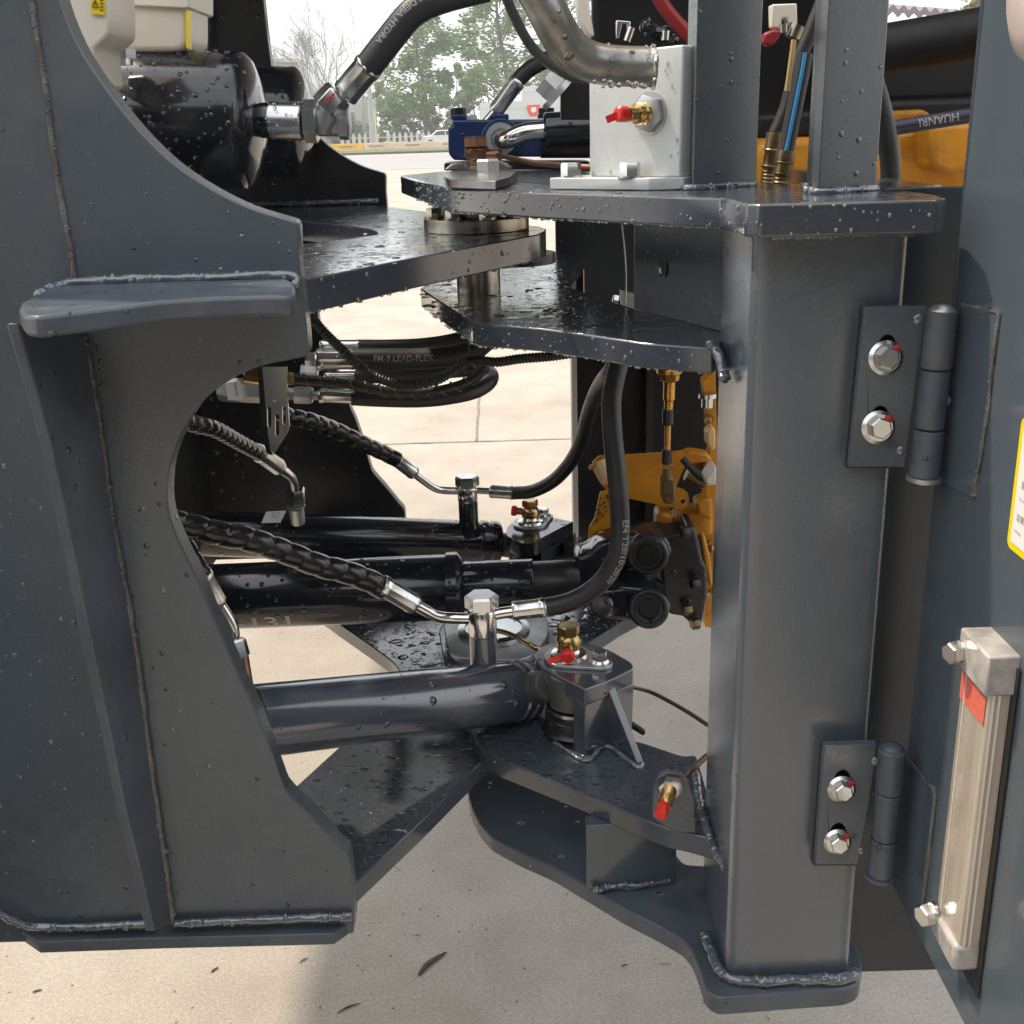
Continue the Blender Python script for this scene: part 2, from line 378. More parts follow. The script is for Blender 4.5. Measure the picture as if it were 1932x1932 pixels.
# road far away, with zebra marks, verge and kerb
asph = mat('pale_road', (.30, .29, .29), .8, var=.12, vscale=.3)
tag(link('road', MB().prism([V(-90, 47, .004), V(90, 51, .004), V(90, 83, .004), V(-90, 80, .004)], V(0, 0, .004)), asph), kind='structure')
zm = MB()
for i in range(9): zm.box((-9+i*1.6, 34.2+.1*i, .006), .9, 2.2, .004)
tag(link('road_marking', zm, mat('road_white', (.75, .74, .72), .7, var=.2, vscale=3)), kind='structure')
grass = mat('grass', (.075, .11, .04), .9, var=.5, vscale=1.2, var2=(.10, .10, .05), bump=1, bscale=8)
tag(link('grass_verge', MB().prism([V(-120, 84, .004), V(120, 87, .004), V(120, 101, .004), V(-120, 98, .004)], V(0, 0, .15)), grass), kind='structure')
tag(link('lawn', MB().prism([V(-160, 112, .004), V(160, 115, .004), V(160, 330, .004), V(-160, 330, .004)], V(0, 0, .05)), grass), kind='structure')

def far(x, y, Y): return P(x, y, Y)
def gx(x, Y): return P(x, 262, Y).x
# kerb beams
for nm, x0, x1, m_, lb in (('kerb_barrier', 560, 686, mat('yellow_kerb', (.75, .42, .03), .6, var=.2, vscale=1), 'yellow painted beam along the far edge of the road'),
                       ('kerb_barrier', 687, 1150, mat('cream_kerb', (.66, .50, .36), .6, var=.15, vscale=1), 'pale cream painted beam along the far road edge, behind the blue valve')):
    Y = 101; a = gx(x0, Y); b = gx(x1, Y)
    t = thing(nm, (a, Y, 0), lb, 'barrier', 'painted beams along the far road edge')
    link('beam', MB().box(((a+b)/2, Y, .42), b-a, .35, .50), m_, t, .03)
    sl = MB(); k = a+1
    while k < b-1.5: sl.box((k, Y-.18, .42), 1.2, .03, .10); k += 3.1
    link('slot', sl, mat('slot', (.22, .17, .12), .8), t)
# picket fence
Yf = 128; fa, fb = gx(640, Yf), gx(815, Yf)
t = thing('picket_fence', (fa, Yf, 0), 'low white picket fence in front of the far trees', 'fence')
fw = mat('fence_white', (.62, .60, .58), .7, var=.15, vscale=3); n = int((fb-fa)/.62)
for i in range(n):
    x = fa+(i+.5)*(fb-fa)/n
    if not (.36 < i/n < .56 and i % 2): link('picket', MB().prism([V(x-.17, Yf, .1), V(x+.17, Yf, .1), V(x+.17, Yf, 1.25), V(x, Yf, 1.55), V(x-.17, Yf, 1.25)], V(0, .05, 0)), fw, t)
for z in (.4, 1.0): link('rail', MB().box(((fa+fb)/2, Yf+.1, z), fb-fa, .06, .12), fw, t)
# car behind the fence
def car(px, Y):
    c = P(px, 262, Y); x0 = c.x; t = thing('parked_car', (x0, Y, 0), 'white parked car half hidden behind the blue valve, across the road', 'car')
    cm = mat('car_white', (.75, .75, .74), .3, coat=.5, var=.05)
    s_ = [(-2.2, .35), (-2.25, .8), (-2.05, 1.0), (-1.35, 1.08), (-.75, 1.55), (.9, 1.6), (1.6, 1.15), (2.2, 1.0), (2.3, .4)]
    link('body', MB().prism([V(x0+a, Y, z) for a, z in s_], V(0, 1.7, 0)), cm, t, .06)
    gl = mat('car_glass', (.06, .07, .08), .1)
    link('window', MB().prism([V(x0-1.1, Y-.02, 1.1), V(x0-.68, Y-.02, 1.46), V(x0+.1, Y-.02, 1.48), V(x0+.1, Y-.02, 1.1)], V(0, .01, 0)), gl, t)
    link('window', MB().prism([V(x0+.2, Y-.02, 1.1), V(x0+.2, Y-.02, 1.48), V(x0+.85, Y-.02, 1.5), V(x0+1.35, Y-.02, 1.12)], V(0, .01, 0)), gl, t)
    for a in (-1.4, 1.4):
        wlo = link('wheel', MB().cyl(V(x0+a, Y-.03, .34), V(x0+a, Y+.2, .34), .34, cham=.03), black_flat, t)
        link('rim', MB().cyl(V(x0+a, Y-.05, .34), V(x0+a, Y-.03, .34), .2), zinc_dull, wlo)
    link('headlight', MB().box((x0-2.1, Y-.01, .8), .25, .04, .16), zinc, t)
car(838, 122)
# buildings
bw = mat('pale_wall', (.50, .49, .47), .85, var=.12, vscale=.15); bw2 = mat('pale_wall_cool', (.62, .63, .63), .85, var=.08, vscale=.2)
winm = mat('far_window', (.16, .18, .2), .2)
Yb = 150
def bpoly(pts, Y, dep): return MB().prism([P(x, y, Y) for x, y in pts], V(0, dep, 0))
def gz(x, Y): # pixel y of ground at depth Y
    lo, hi = 230, 700
    for _ in range(40):
        mid = (lo+hi)/2
        if P(x, mid, Y).z > 0: lo = mid
        else: hi = mid
    return lo
t = thing('warehouse', P(570, 270, Yb).xy.to_3d(), 'pale grey shed with a sloping roof beyond the bare tree', 'building')
link('wall', bpoly([(430, gz(430, Yb)), (685, gz(685, Yb)), (682, 185), (640, 178), (594, 172), (562, 116), (500, 116), (430, 118)], Yb, 18), bw, t)
wb = MB()
for x in (600, 632, 662): wb.prism([P(x-6, 232, Yb-.1), P(x+6, 232, Yb-.1), P(x+6, 212, Yb-.1), P(x-6, 212, Yb-.1)], V(0, .08, 0))
link('window', wb, winm, t)
link('roof', bpoly([(430, 112), (563, 110), (598, 170), (594, 174), (560, 117), (430, 119)], Yb-.6, 19), bw2, t)
Y2 = 125
t = thing('signed_building', P(1020, 260, Y2).xy.to_3d(), 'low white building with a red mark on its wall, behind the blue valve', 'building')
link('wall', bpoly([(905, gz(905, Y2)), (1120, gz(1120, Y2)), (1120, 160), (985, 163), (984, 190), (905, 194)], Y2, 14), bw2, t)
em = link('emblem', bpoly([(994, 199), (1018, 197), (1020, 207), (1013, 218), (1000, 219), (995, 209)], Y2-.12, .1), red, t)
link('emblem_centre', bpoly([(1002, 203), (1011, 202), (1012, 209), (1007, 213), (1002, 210)], Y2-.16, .04), white, em)
gr_ = MB()
for y in (175, 205, 232): gr_.prism([P(905, y, Y2-.03), P(1120, y-3, Y2-.03), P(1120, y-2.2, Y2-.03), P(905, y+.8, Y2-.03)], V(0, .02, 0))
link('panel_joint', gr_, bw, t)
# banner on pole, flag pole
t = thing('banner_pole', P(706, 270, 112).xy.to_3d(), 'tall grey pole carrying an orange banner, beside the leafy tree', 'pole')
pb = P(704, gz(704, 112), 112); tp_ = P(704, 140, 112); tp_.x = pb.x
link('pole', MB().cyl(pb, tp_, .28, .2), mat('pole_grey', (.3, .33, .31), .6), t)
link('banner', bpoly([(703, 96), (714, 96), (714, 151), (701, 151)], 111.4, .06), mat('orange_banner', (.85, .42, .05), .7, var=.1), t)
link('banner_panel', bpoly([(715, 116), (724, 112), (725, 152), (715, 151)], 111.4, .06), mat('grey_banner', (.45, .45, .45), .7, var=.3, vscale=2), t)
pp = P(711, gz(711, 118), 118); tag(link('thin_post', MB().cyl(pp, V(pp.x, pp.y, P(711, 205, 118).z), .08), mat('post_yellow', (.6, .55, .3), .6)), 'thin pale yellow post in front of the far bushes', 'post')

# trees
leaf_a = mat('leaf_mid', (.095, .15, .055), .7, var=.45, vscale=.7, var2=(.16, .22, .08)); leaf_b = mat('leaf_pale', (.17, .20, .08), .7, var=.4, vscale=.6, var2=(.11, .15, .06))
bark = mat('bark', (.13, .11, .09), .9, var=.3, vscale=3)
for lm in (leaf_a, leaf_b):
    t_ = lm.node_tree; bs_ = t_.nodes['Principled BSDF']; o_ = t_.nodes['Material Output']
    tl = t_.nodes.new('ShaderNodeBsdfTranslucent'); ms = t_.nodes.new('ShaderNodeMixShader'); ms.inputs[0].default_value = .3
    tl.inputs[0].default_value = (.24, .36, .13, 1)
    t_.links.new(bs_.outputs[0], ms.inputs[1]); t_.links.new(tl.outputs[0], ms.inputs[2]); t_.links.new(ms.outputs[0], o_.inputs[0])
def tree(px, Y, h, rw, label, lm, base=.22, nc=46, nl=150, ls=.34, col='tree', grp=None, narrow=1, name='leafy_tree'):
    b = P(px, gz(px, Y), Y); b.z = 0; R_ = random.Random(int(px*7+Y))
    t = thing(name, b, label, col, grp)
    tr = MB(); cr_ = MB()
    tr.tube([b, b+V(.1*rw, 0, h*.3), b+V(-.05*rw, 0, h*.62), b+V(.02, 0, h*.93)], h*.014, 8, step=h*.05, rf=lambda s, a: h*.017*(1-.85*min(1, s/h)))
    for i in range(nc):
        f = base+(1-base)*(i+R_.random())/nc
        prof = math.sin(min(1, max(0, (1-f)/(1-base)))**.75*math.pi*.5+.0)*(1 if f < .97 else .4)
        prof *= .55+.45*min(1, (f-base+.05)/.25)
        a = R_.random()*6.283; q = rw*prof*math.sqrt(R_.uniform(.12, 1))*narrow
        c = b+V(math.cos(a)*q, math.sin(a)*q, f*h)
        if i % 2 == 0:
            s0 = b+V(0, 0, f*h-min(h*.12, q*.6)); tr.tube([s0, s0.lerp(c, .5)+V(0, 0, q*.1), c], h*.004, 5, step=h*.05)
        cs = rw*R_.uniform(.16, .30)
        for _ in range(nl):
            d = V(R_.gauss(0, 1), R_.gauss(0, 1), R_.gauss(0, .6)); d = d.normalized()*cs*R_.random()**.4; p = c+d
            n_ = V(R_.gauss(0, 1), R_.gauss(0, 1), R_.gauss(0, 1)).normalized(); u, v, _ = basis(n_); k = ls*R_.uniform(.5, 1.1)
            cr_.add([p-u*k, p+v*k*.45, p+u*k, p-v*k*.45], [(0, 1, 2, 3)])
    link('trunk', tr, bark, t); link('crown', cr_, lm, t, sharp=180); return t
tree(800, 136, 15.6, 5.2, 'big green leafy tree standing over the white picket fence', leaf_a, base=.24, nc=54, nl=150, ls=.30)
tree(950, 142, 22, 6.4, 'tallest green tree, rising above the white block with the red mark', leaf_a, base=.27, nc=62, nl=160, ls=.33)
tree(1075, 150, 20, 6.5, 'green tree behind the dark thin hose, right of the tallest tree', leaf_a, base=.2, nc=44, nl=130, ls=.33)
bushes = [(690, 170, 9.5, 2.0, leaf_a, 'narrow dark conifer beside the banner pole'), (720, 172, 8.0, 2.6, leaf_a, 'dark green conifer just right of the banner pole'),
          (745, 150, 6.2, 3.6, leaf_b, 'yellow green bush under the big leafy tree'), (775, 150, 5.4, 3.0, leaf_b, 'rounded pale bush behind the picket fence'),
          (835, 152, 5.6, 3.5, leaf_a, 'dark bush behind the white parked car'), (868, 156, 9.6, 2.6, leaf_a, 'tall bush between the two large trees'),
          (895, 158, 8.4, 3.2, leaf_b, 'pale green bush left of the hose crimp, above the blue valve'), (925, 160, 9.8, 3.6, leaf_b, 'light green bush directly behind the lifted hose crimp'),
          (660, 150, 3.0, 3.2, leaf_b, 'low scrub in front of the pale shed')]
for px, Y, h, rw, lm, lb in bushes: tree(px, Y, h, rw, lb, lm, base=.08, nc=22, nl=150, ls=.26, col='bush', grp='bushes behind the road', name='bush')
# bare tree
b = P(612, gz(612, 120), 120); b.z = 0; t = thing('bare_tree', b, 'leafless tree with fine upright branches against the sky', 'tree'); tr = MB(); R_ = random.Random(3)
def grow(p, d, L, r, dep):
    q = p+d*L; tr.tube([p, (p+q)/2+V(R_.gauss(0, .05), 0, 0)*L, q], r, 5, step=L*.4, rf=lambda s, a: r*(1-.35*s/L), caps=False)
    if dep == 0: return
    for k in range(3 if dep > 1 else 4):
        nd = (d+V(R_.gauss(0, .42), R_.gauss(0, .42), R_.uniform(0, .18))).normalized(); grow(q if k < 2 else p.lerp(q, .6), nd, L*R_.uniform(.58, .84), r*.62, dep-1)
for k in range(5): grow(b+V(0, 0, 2.2), V(-.55+.27*k, R_.gauss(0, .2), 1).normalized(), 3.6, .11, 5)
tr.tube([b, b+V(0, 0, 2.4)], .2, 8, step=.5)
link('branches', tr, mat('pale_bark', (.30, .27, .25), .9), t)
# roof + yellow tree seen over the engine bay (top right)
t = thing('corrugated_roof', P(1760, 24, 60).xy.to_3d(), 'corrugated roof edge seen above the engine bay, top right', 'roof')
rf = MB(); Yr = 60
pa, pb_ = P(1560, 3, Yr), P(1960, 34, Yr); vs = []; nn_ = 90
for i in range(nn_+1):
    q = pa.lerp(pb_, i/nn_); z = .12*math.sin(i*1.4); vs += [q+V(0, 0, z), q+V(0, 8, z+.9), q+V(0, 0, z-.35), q+V(0, 8, z+.55)]
rf.add(vs, [(4*i, 4*i+4, 4*i+5, 4*i+1) for i in range(nn_)]+[(4*i+2, 4*i+6, 4*i+4, 4*i) for i in range(nn_)])
link('sheet', rf, mat('roof_purple', (.16, .13, .15), .5), t, sharp=60)
link('wall', MB().prism([pa+V(0, 2, -1), pb_+V(0, 2, -1), V(pb_.x, pb_.y+2, 0), V(pa.x, pa.y+2, 0)], V(0, .3, 0)), bw2, t)
tree(1822, 75, 12.5, 2.2, 'yellowing tree top above the corrugated roof, top right', mat('leaf_yellow', (.35, .27, .08), .7, var=.4, vscale=1), base=.6, nc=24, nl=90, ls=.2)

# workshop behind the viewer, tyre at left: unseen, added for reflections and darkening
wk = thing('backdrop', V(0, -10, 0), 'pale workshop wall with dark doorways, unseen, added behind the viewer for reflections', 'building')
link('wall', MB().prism([V(-22, -10, 0), V(22, -10, 0), V(22, -10, 6), V(-22, -10, 6)], V(0, -.4, 0)), bw, wk)
for x in (-15, -7.5, 0, 7.5, 15): link('door', MB().prism([V(x-2.4, -9.98, 0), V(x+2.2, -9.98, 0), V(x+2.2, -9.98, 4.4), V(x-2.4, -9.98, 4.4)], V(0, .06, 0)), black_flat, wk)
link('canopy', MB().prism([V(-22, -10, 5), V(22, -10, 5), V(22, -5.5, 4.6), V(-22, -5.5, 4.6)], V(0, 0, .12)), bw, wk)
fwh = thing('unseen_tyre', V(-1.26, .68, 0), 'big black tyre, unseen, added left of the picture to darken the frame', 'wheel')
def lug(s, a): return .62
link('tyre', MB().lathe(V(-1.26, .46, .68), V(0, 1, 0), [(0, .40), (.02, .60), (.08, .66), (.20, .68), (.34, .68), (.42, .64), (.44, .40)], 64), rubber, fwh)
link('rim', MB().lathe(V(-1.26, .48, .68), V(0, 1, 0), [(0, .39), (.05, .30), (.06, .05), (.40, .05), (.41, .39)], 48), MATS['yellow_kerb'], fwh)
# small debris on the ground
lf = mat('dead_leaf', (.075, .06, .045), .8, var=.5, vscale=90)
def debris(px, py, l, ang, wd, lb):
    c = PZ(px, py, .001); l *= .9; wd *= (.4 if l < .03 else 1); d = V(math.cos(ang), math.sin(ang), 0); s = V(-d.y, d.x, 0); mb = MB(); n = 7; vs = []
    for i in range(n):
        f = i/(n-1); q = wd*math.sin(math.pi*min(1, max(.06, f*.94+.03)))**.6; p = c+d*l*(f-.5)+s*.06*l*math.sin(f*4)
        vs += [p-s*q+V(0, 0, .001), p+V(0, 0, q*.5+.001), p+s*q+V(0, 0, .001)]
    fs = []
    for i in range(n-1):
        for k in (0, 1): fs.append((3*i+k, 3*i+3+k, 3*i+4+k, 3*i+1+k))
        fs.append((3*i, 3*i+2, 3*i+5, 3*i+3))
    mb.add(vs, fs); tag(link('dead_leaf', mb, lf), lb, 'leaf', 'bits of dead leaf on the concrete')
debris(815, 1818, .085, .95, .007, 'long dark curled leaf alone on the concrete, largest piece of debris')
debris(658, 1902, .05, .6, .0025, 'thin twig bit near the sunlit edge, bottom')
debris(788, 1765, .016, 0, .003, 'small speck of leaf above the long curled leaf')
debris(1178, 1822, .014, .4, .005, 'small dark chip right of the long curled leaf')
debris(1255, 1820, .03, .1, .0018, 'thin straw lying near the rear frame foot')
debris(573, 1712+100, .022, .8, .004, 'dark crumb below the front frame corner')
debris(405, 1830, .02, 1, .006, 'dark crumb of leaf under the front frame')
debris(70, 1870, .018, .5, .006, 'dark crumb at the lower left edge')
debris(752, 1640, .02, 2.6, .002, 'short curved straw between the two frames')

# ================================================================ FRONT FRAME (left)
YA = 1.03
FFt = thing('chassis', V(-.45, YA, 0), 'dark slate steel front frame with arched side plates, left of the joint', 'chassis')
def TXY(pt, Y=YA): return P(pt[0], pt[1], Y)
up_arch = cr([(100, -60), (114, 0), (134, 54), (161, 107), (201, 165), (255, 235), (322, 302), (396, 353), (470, 390), (545, 413)])
low_arch = cr([(573, 674), (540, 681), (504, 688), (453, 707), (403, 739), (369, 772), (343, 816), (322, 870), (316, 917), (317, 957), (327, 994), (349, 1044), (376, 1098), (403, 1165), (430, 1226), (457, 1290), (470, 1313), (504, 1397), (530, 1470)])
outl = [(-420, -600), (60, -600)]+up_arch+[(556, 417), (562, 425), (564, 487), (571, 551), (580, 631), (582, 668)]+low_arch+[(538, 1490), (548, 1502), (591, 1545), (640, 1598), (655, 1612), (660, 1625), (668, 1700), (667, 1762), (-400, 1790)]
ptsA = [TXY(p) for p in outl]
link('side_plate', MB().prism(ptsA, V(0, .026, 0)), paint, FFt, .002)
YF = 2.2
ptsF = [V(p.x-.035, YF, p.z) for p in ptsA]
ia = [i for i, p in enumerate(outl) if i > 3 and p[1] > 40][0]
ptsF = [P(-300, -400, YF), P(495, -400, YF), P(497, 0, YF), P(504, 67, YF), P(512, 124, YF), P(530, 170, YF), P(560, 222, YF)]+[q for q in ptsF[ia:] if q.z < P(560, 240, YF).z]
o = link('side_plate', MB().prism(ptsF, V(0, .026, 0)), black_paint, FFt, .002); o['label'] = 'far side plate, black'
# cross bulkhead deep inside the front frame
link('bulkhead', MB().box((-.62, (YA+YF)/2+.02, .93), .02, YF-YA-.05, .6), black_flat, FFt)
# gusset shelf
zg = 1.33
gs = [(118, 532), (330, 530), (537, 524), (553, 532), (558, 545), (555, 557), (540, 559), (504, 558), (403, 561), (302, 568), (201, 581), (118, 591), (70, 597), (44, 594), (35, 582), (40, 570), (84, 548)]
gp = []
for i, (x, y) in enumerate(gs):
    p = PZ(x, y, zg)
    if i < 3: p.y = YA
    gp.append(p)
link('gusset_shelf', MB().prism(gp, V(0, 0, -.0165)), paint_edge, FFt, .003)
link('weld_bead', weld([P(70, 556, .99), P(130, 536, 1.018), P(240, 528, YA-.006), P(400, 525, YA-.006), P(545, 521, YA-.006), P(558, 545, YA-.01)], .0068), weldm, FFt)
# vertical rib
root = [(155, 632), (170, 725), (188, 843), (202, 944), (217, 1034), (238, 1145), (257, 1263), (277, 1417), (296, 1552), (311, 1652), (322, 1740)]
edge = [(22, 610), (60, 740), (91, 856), (111, 950), (134, 1058), (158, 1179), (181, 1290), (201, 1384), (228, 1518), (257, 1636), (285, 1757)]
rp_, ep_ = [], []
for i_, (r_, e_) in enumerate(zip(root, edge)):
    rp_.append(P(r_[0]-7, r_[1], YA)); ep_.append(P(e_[0]-11, e_[1], .925+.062*i_/10))
rv = MB(); vs = []
for a, q in zip(rp_, ep_):
    n_ = V(.0095, 0, 0); vs += [a, q, q+n_, a+n_]
k = len(rp_); fs = []
for i in range(k-1):
    for j in range(4): fs.append((4*i+j, 4*i+(j+1) % 4, 4*i+4+(j+1) % 4, 4*i+4+j))
fs += [(0, 1, 2, 3), (4*k-4, 4*k-3, 4*k-2, 4*k-1)]
rv.add(vs, fs); link('rib', rv, paint_edge, FFt, .0015)
link('weld_bead', weld([P(x+2, y, YA-.004) for x, y in root], .0062), weld2, FFt)
link('weld_bead', weld([P(x-4, y, YA-.0005) for x, y in [(52, -40), (64, 0), (77, 84), (91, 168), (101, 252), (111, 319), (124, 403), (141, 487), (143, 528)]], .0036, jit=.6), weld2, FFt)
# base plate
zb = P(600, 1745, YA).z
bpts = [P(-500, 1730, YA), P(664, 1722, YA), P(668, 1735, YA-.005)]
bpts = [PZ(-420, 1690, zb), PZ(-10, 1722, zb), PZ(72, 1778, zb), PZ(300, 1770, zb), PZ(628, 1762, zb), PZ(662, 1738, zb), PZ(672, 1700, zb), V(-.20, 1.2, zb), V(-1.1, 1.2, zb)]
link('base_plate', MB().prism(bpts, V(0, 0, -.0145)), paint_edge, FFt, .0015)
link('weld_bead', weld([P(-60, 1690, YA-.02), P(30, 1738, YA-.012), P(90, 1750, YA-.007), P(285, 1743, YA-.007)], .0068), weldm, FFt)
link('weld_bead', weld([P(330, 1742, YA-.007), P(500, 1735, YA-.007), P(664, 1729, YA-.005)], .0068), weldm, FFt)
# upper hinge plate B (z 1.324) with an arched cut-out
zB = 1.324
B = [PZ(540, 531, zB), PZ(571, 527, zB), PZ(641, 514, zB), PZ(776, 487, zB), PZ(910, 462, zB), PZ(985, 448, zB), PZ(1016, 442, zB), PZ(1029, 436, zB), PZ(1030, 431, zB), PZ(1018, 427, zB), PZ(960, 423, zB), PZ(905, 419, zB), PZ(735, 400, zB)]
B = [V(-.40, 1.056, zB), B[1]]+B[2:11]+[V(-.12, 1.93, zB), V(-.25, YF, zB), V(-.50, YF, zB)]
hole = [PZ(x, y, zB) for x, y in cr([(705, 444), (712, 440), (700, 433), (640, 424), (570, 416), (500, 412), (480, 440), (520, 462), (565, 461), (640, 452), (705, 444)][:-1])]
link('hinge_plate', MB().prism(B, V(0, 0, -.032), holes=[hole]), paint_wet, FFt, .0015)
link('weld_bead', weld([V(-.235, YF-.006, zB+.006), V(-.36, YF-.006, zB+.006), V(-.52, YF-.006, zB+.006)], .008), weldm, FFt)
# lower hinge plate D
zD = .665
D = [PZ(672, 1665, zD), PZ(800, 1545, zD), PZ(915, 1430, zD), V(-.01, 1.42, zD), V(.05, 1.55, zD), V(.05, 1.68, zD), V(-.03, 1.74, zD), V(-.14, 1.78, zD), V(-.26, YF, zD), V(-.46, YF, zD),
     PZ(560, 1120, zD), PZ(643, 1179, zD), PZ(700, 1218, zD), PZ(752, 1256, zD), V(-.17, 1.51, zD), PZ(632, 1416, zD), PZ(548, 1493, zD), V(-.30, 1.056, zD), V(-.21, 1.056, zD)]
D = rnd(D, [0, 0, 0, .02, .05, .05, .03, 0, 0, 0, 0, 0, 0, .05, .05, 0, 0, 0, 0])
link('hinge_plate', MB().prism(D, V(0, 0, -.026)), paint_wet, FFt, .0015)

# ================================================================ REAR FRAME (right)
RF = thing('chassis', V(.28, 1.05, 0), 'dark slate steel rear frame with box column and forked hinge plates, right of the joint', 'chassis')
CX0, CX1, CY0, CY1 = .2135, .347, .98, 1.135
foot = [V(CX0, CY0, 0), V(CX1, CY0, 0), V(CX1, CY1, 0), V(CX0, CY1, 0)]
zE = .585
cp = [V(p.x, p.y, zE) for p in rnd(foot, [.016, .016, .01, .01], 6)]
link('column', MB().prism(cp, V(0, 0, 1.362-zE)), paint_l, RF)
# top plate
zT = 1.388
T_ = [PZ(780, 338, zT), PZ(853, 356, zT), PZ(1028, 363, zT), PZ(1283, 371, zT), PZ(1360, 373, zT), PZ(1390, 378, zT), PZ(1407, 384, zT), PZ(1434, 385, zT), PZ(1619, 380, zT), PZ(1770, 377, zT), PZ(1785, 374, zT), V(.362, .97, zT), V(.362, 1.09, zT)]
T_ += [V(.42, 1.12, zT), V(.42, 2.28, zT), V(.16, 2.28, zT), V(-.02, 1.99, zT), V(-.10, 1.92, zT), V(-.155, 1.80, zT)]
th_ = [V(x, y, zT) for x, y in ((.40, 1.22), (.40, 2.1), (.20, 2.1), (.10, 1.85), (.16, 1.62), (.29, 1.22))]
link('hinge_plate', MB().prism(T_, V(0, 0, -.0265), holes=[th_]), paint_wet, RF, .0022)
# paint coloured edge band in front of the wet plate edge: near face of the top plate
link('weld_bead', weld([V(CX0+.012, CY0-.002, 1.358), V(CX1-.05, CY0-.003, 1.358), V(CX1, CY0-.002, 1.358)], .0055), weldm, RF)
# mid plate
zM = 1.244
Mid = [PZ(793, 544, zM), PZ(840, 575, zM), PZ(887, 605, zM), PZ(905, 611, zM), PZ(1019, 619, zM), PZ(1097, 629, zM), PZ(1214, 647, zM), PZ(1345, 656, zM), V(CX0+.01, 1.14, zM), PZ(1361, 626, zM), PZ(1195, 584, zM), PZ(1140, 562, zM), PZ(1078, 543, zM),
       PZ(1075, 512, zM), PZ(1085, 500, zM), PZ(1098, 487, zM), PZ(1057, 478, zM), V(.02, 2.0, zM), V(-.09, 1.86, zM)]
link('hinge_plate', MB().prism(Mid, V(0, 0, -.026)), paint_wet, RF, .002)
link('weld_bead', weld([P(1345, 652, CY1-.045), P(1356, 668, CY1-.06), P(1362, 700, CY1-.07), P(1368, 716, CY1-.08)], .0075), weldm, RF)
# far mirrored web, panel right of centre with a hole, far column
pa, pb_ = PZ(1195.7, 584, zM), PZ(1366, 627, zM); zt = zT-.0265
uu = (pb_-pa).normalized(); hc = None
d_ = ray(1252, 507); nrm_ = V(-uu.y, uu.x, 0); kk = (pa-EYE).dot(nrm_)/d_.dot(nrm_); hc = EYE+d_*kk
link('web_plate', MB().prism([pa, pb_, V(pb_.x, pb_.y, zt), V(pa.x, pa.y, zt)], V(.004, .014, 0), holes=[disc(hc, uu, V(0, 0, 1), wr(hc, 18))]), paint, RF, .001)
link('web_plate', MB().box(hc+nrm_*.022, .05, .006, .06, X=uu, Y=nrm_), hole_m, RF)  # black sheet behind the hole, painting its shade
z0w = P(1070, 640, 1.99).z
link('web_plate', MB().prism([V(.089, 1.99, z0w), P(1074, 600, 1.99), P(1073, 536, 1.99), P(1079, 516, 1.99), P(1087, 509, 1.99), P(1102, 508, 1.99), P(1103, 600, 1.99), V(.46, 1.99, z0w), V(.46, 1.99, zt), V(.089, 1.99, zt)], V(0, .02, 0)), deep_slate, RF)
link('bracket_tab', MB().prism([P(1170, 548, 1.7), P(1203, 556, 1.7), P(1206, 586, 1.7), P(1172, 575, 1.7)], V(0, .01, 0)), zinc_dull, RF)
link('nut', MB().hexn(P(1166, 566, 1.69), P(1156, 564, 1.69), .008), zinc, RF)
link('guard_wire', MB().tube([P(1172, 415, 1.45), P(1178, 470, 1.45), P(1181, 520, 1.45), P(1180, 572, 1.45)], .0012, 8), zinc_dull, RF)
# far side plate below the mid plate
FX = P(1090, 850, 2.12).x
fp = [P(1089, 1040, 2.12), P(1091, 650, 2.12)]
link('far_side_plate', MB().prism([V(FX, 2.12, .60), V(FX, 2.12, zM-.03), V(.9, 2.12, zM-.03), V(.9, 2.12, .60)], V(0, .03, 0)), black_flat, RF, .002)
link('far_sunlit_edge', MB().box((FX-.005, 2.145, .92), .010, .05, .60), edge_lit, RF, .001)  # pale strip painting the sun on this edge
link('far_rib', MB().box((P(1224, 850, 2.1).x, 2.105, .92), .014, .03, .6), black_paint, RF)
# posts on the top plate
def post(px0, px1, top=1.78, lab=None):
    (a, b, c) = px0, px1, None
def post_block(pl, pr_, pback, top, m_):
    dx = (pr_-pl); bk = (pback-pl); z0 = zT
    q = [V(pl.x, pl.y, z0), V(pr_.x, pr_.y, z0), V(pr_.x+bk.x, pr_.y+bk.y, z0), V(pl.x+bk.x, pl.y+bk.y, z0)]
    return MB().prism(q, V(0, 0, top-z0))
p1l, p1r, p1b = PZ(1308, 359, zT), PZ(1426, 350, zT), PZ(1292, 353, zT)
p2l, p2r, p2b = PZ(1543, 366, zT), PZ(1652, 359, zT), PZ(1521, 353, zT)
link('upright', post_block(p1l, p1r, p1b, 1.80, None), paint, RF, .0015)
link('upright', post_block(p2l, p2r, p2b, 1.80, None), paint, RF, .0015)
for a, b_, c_ in ((p1b, p1l, p1r), (p2b, p2l, p2r)):
    link('weld_bead', weld([V(a.x-.002, a.y, zT+.002), V(b_.x-.003, b_.y-.003, zT+.002), V(c_.x, c_.y-.004, zT+.002)], .005), weldm, RF)
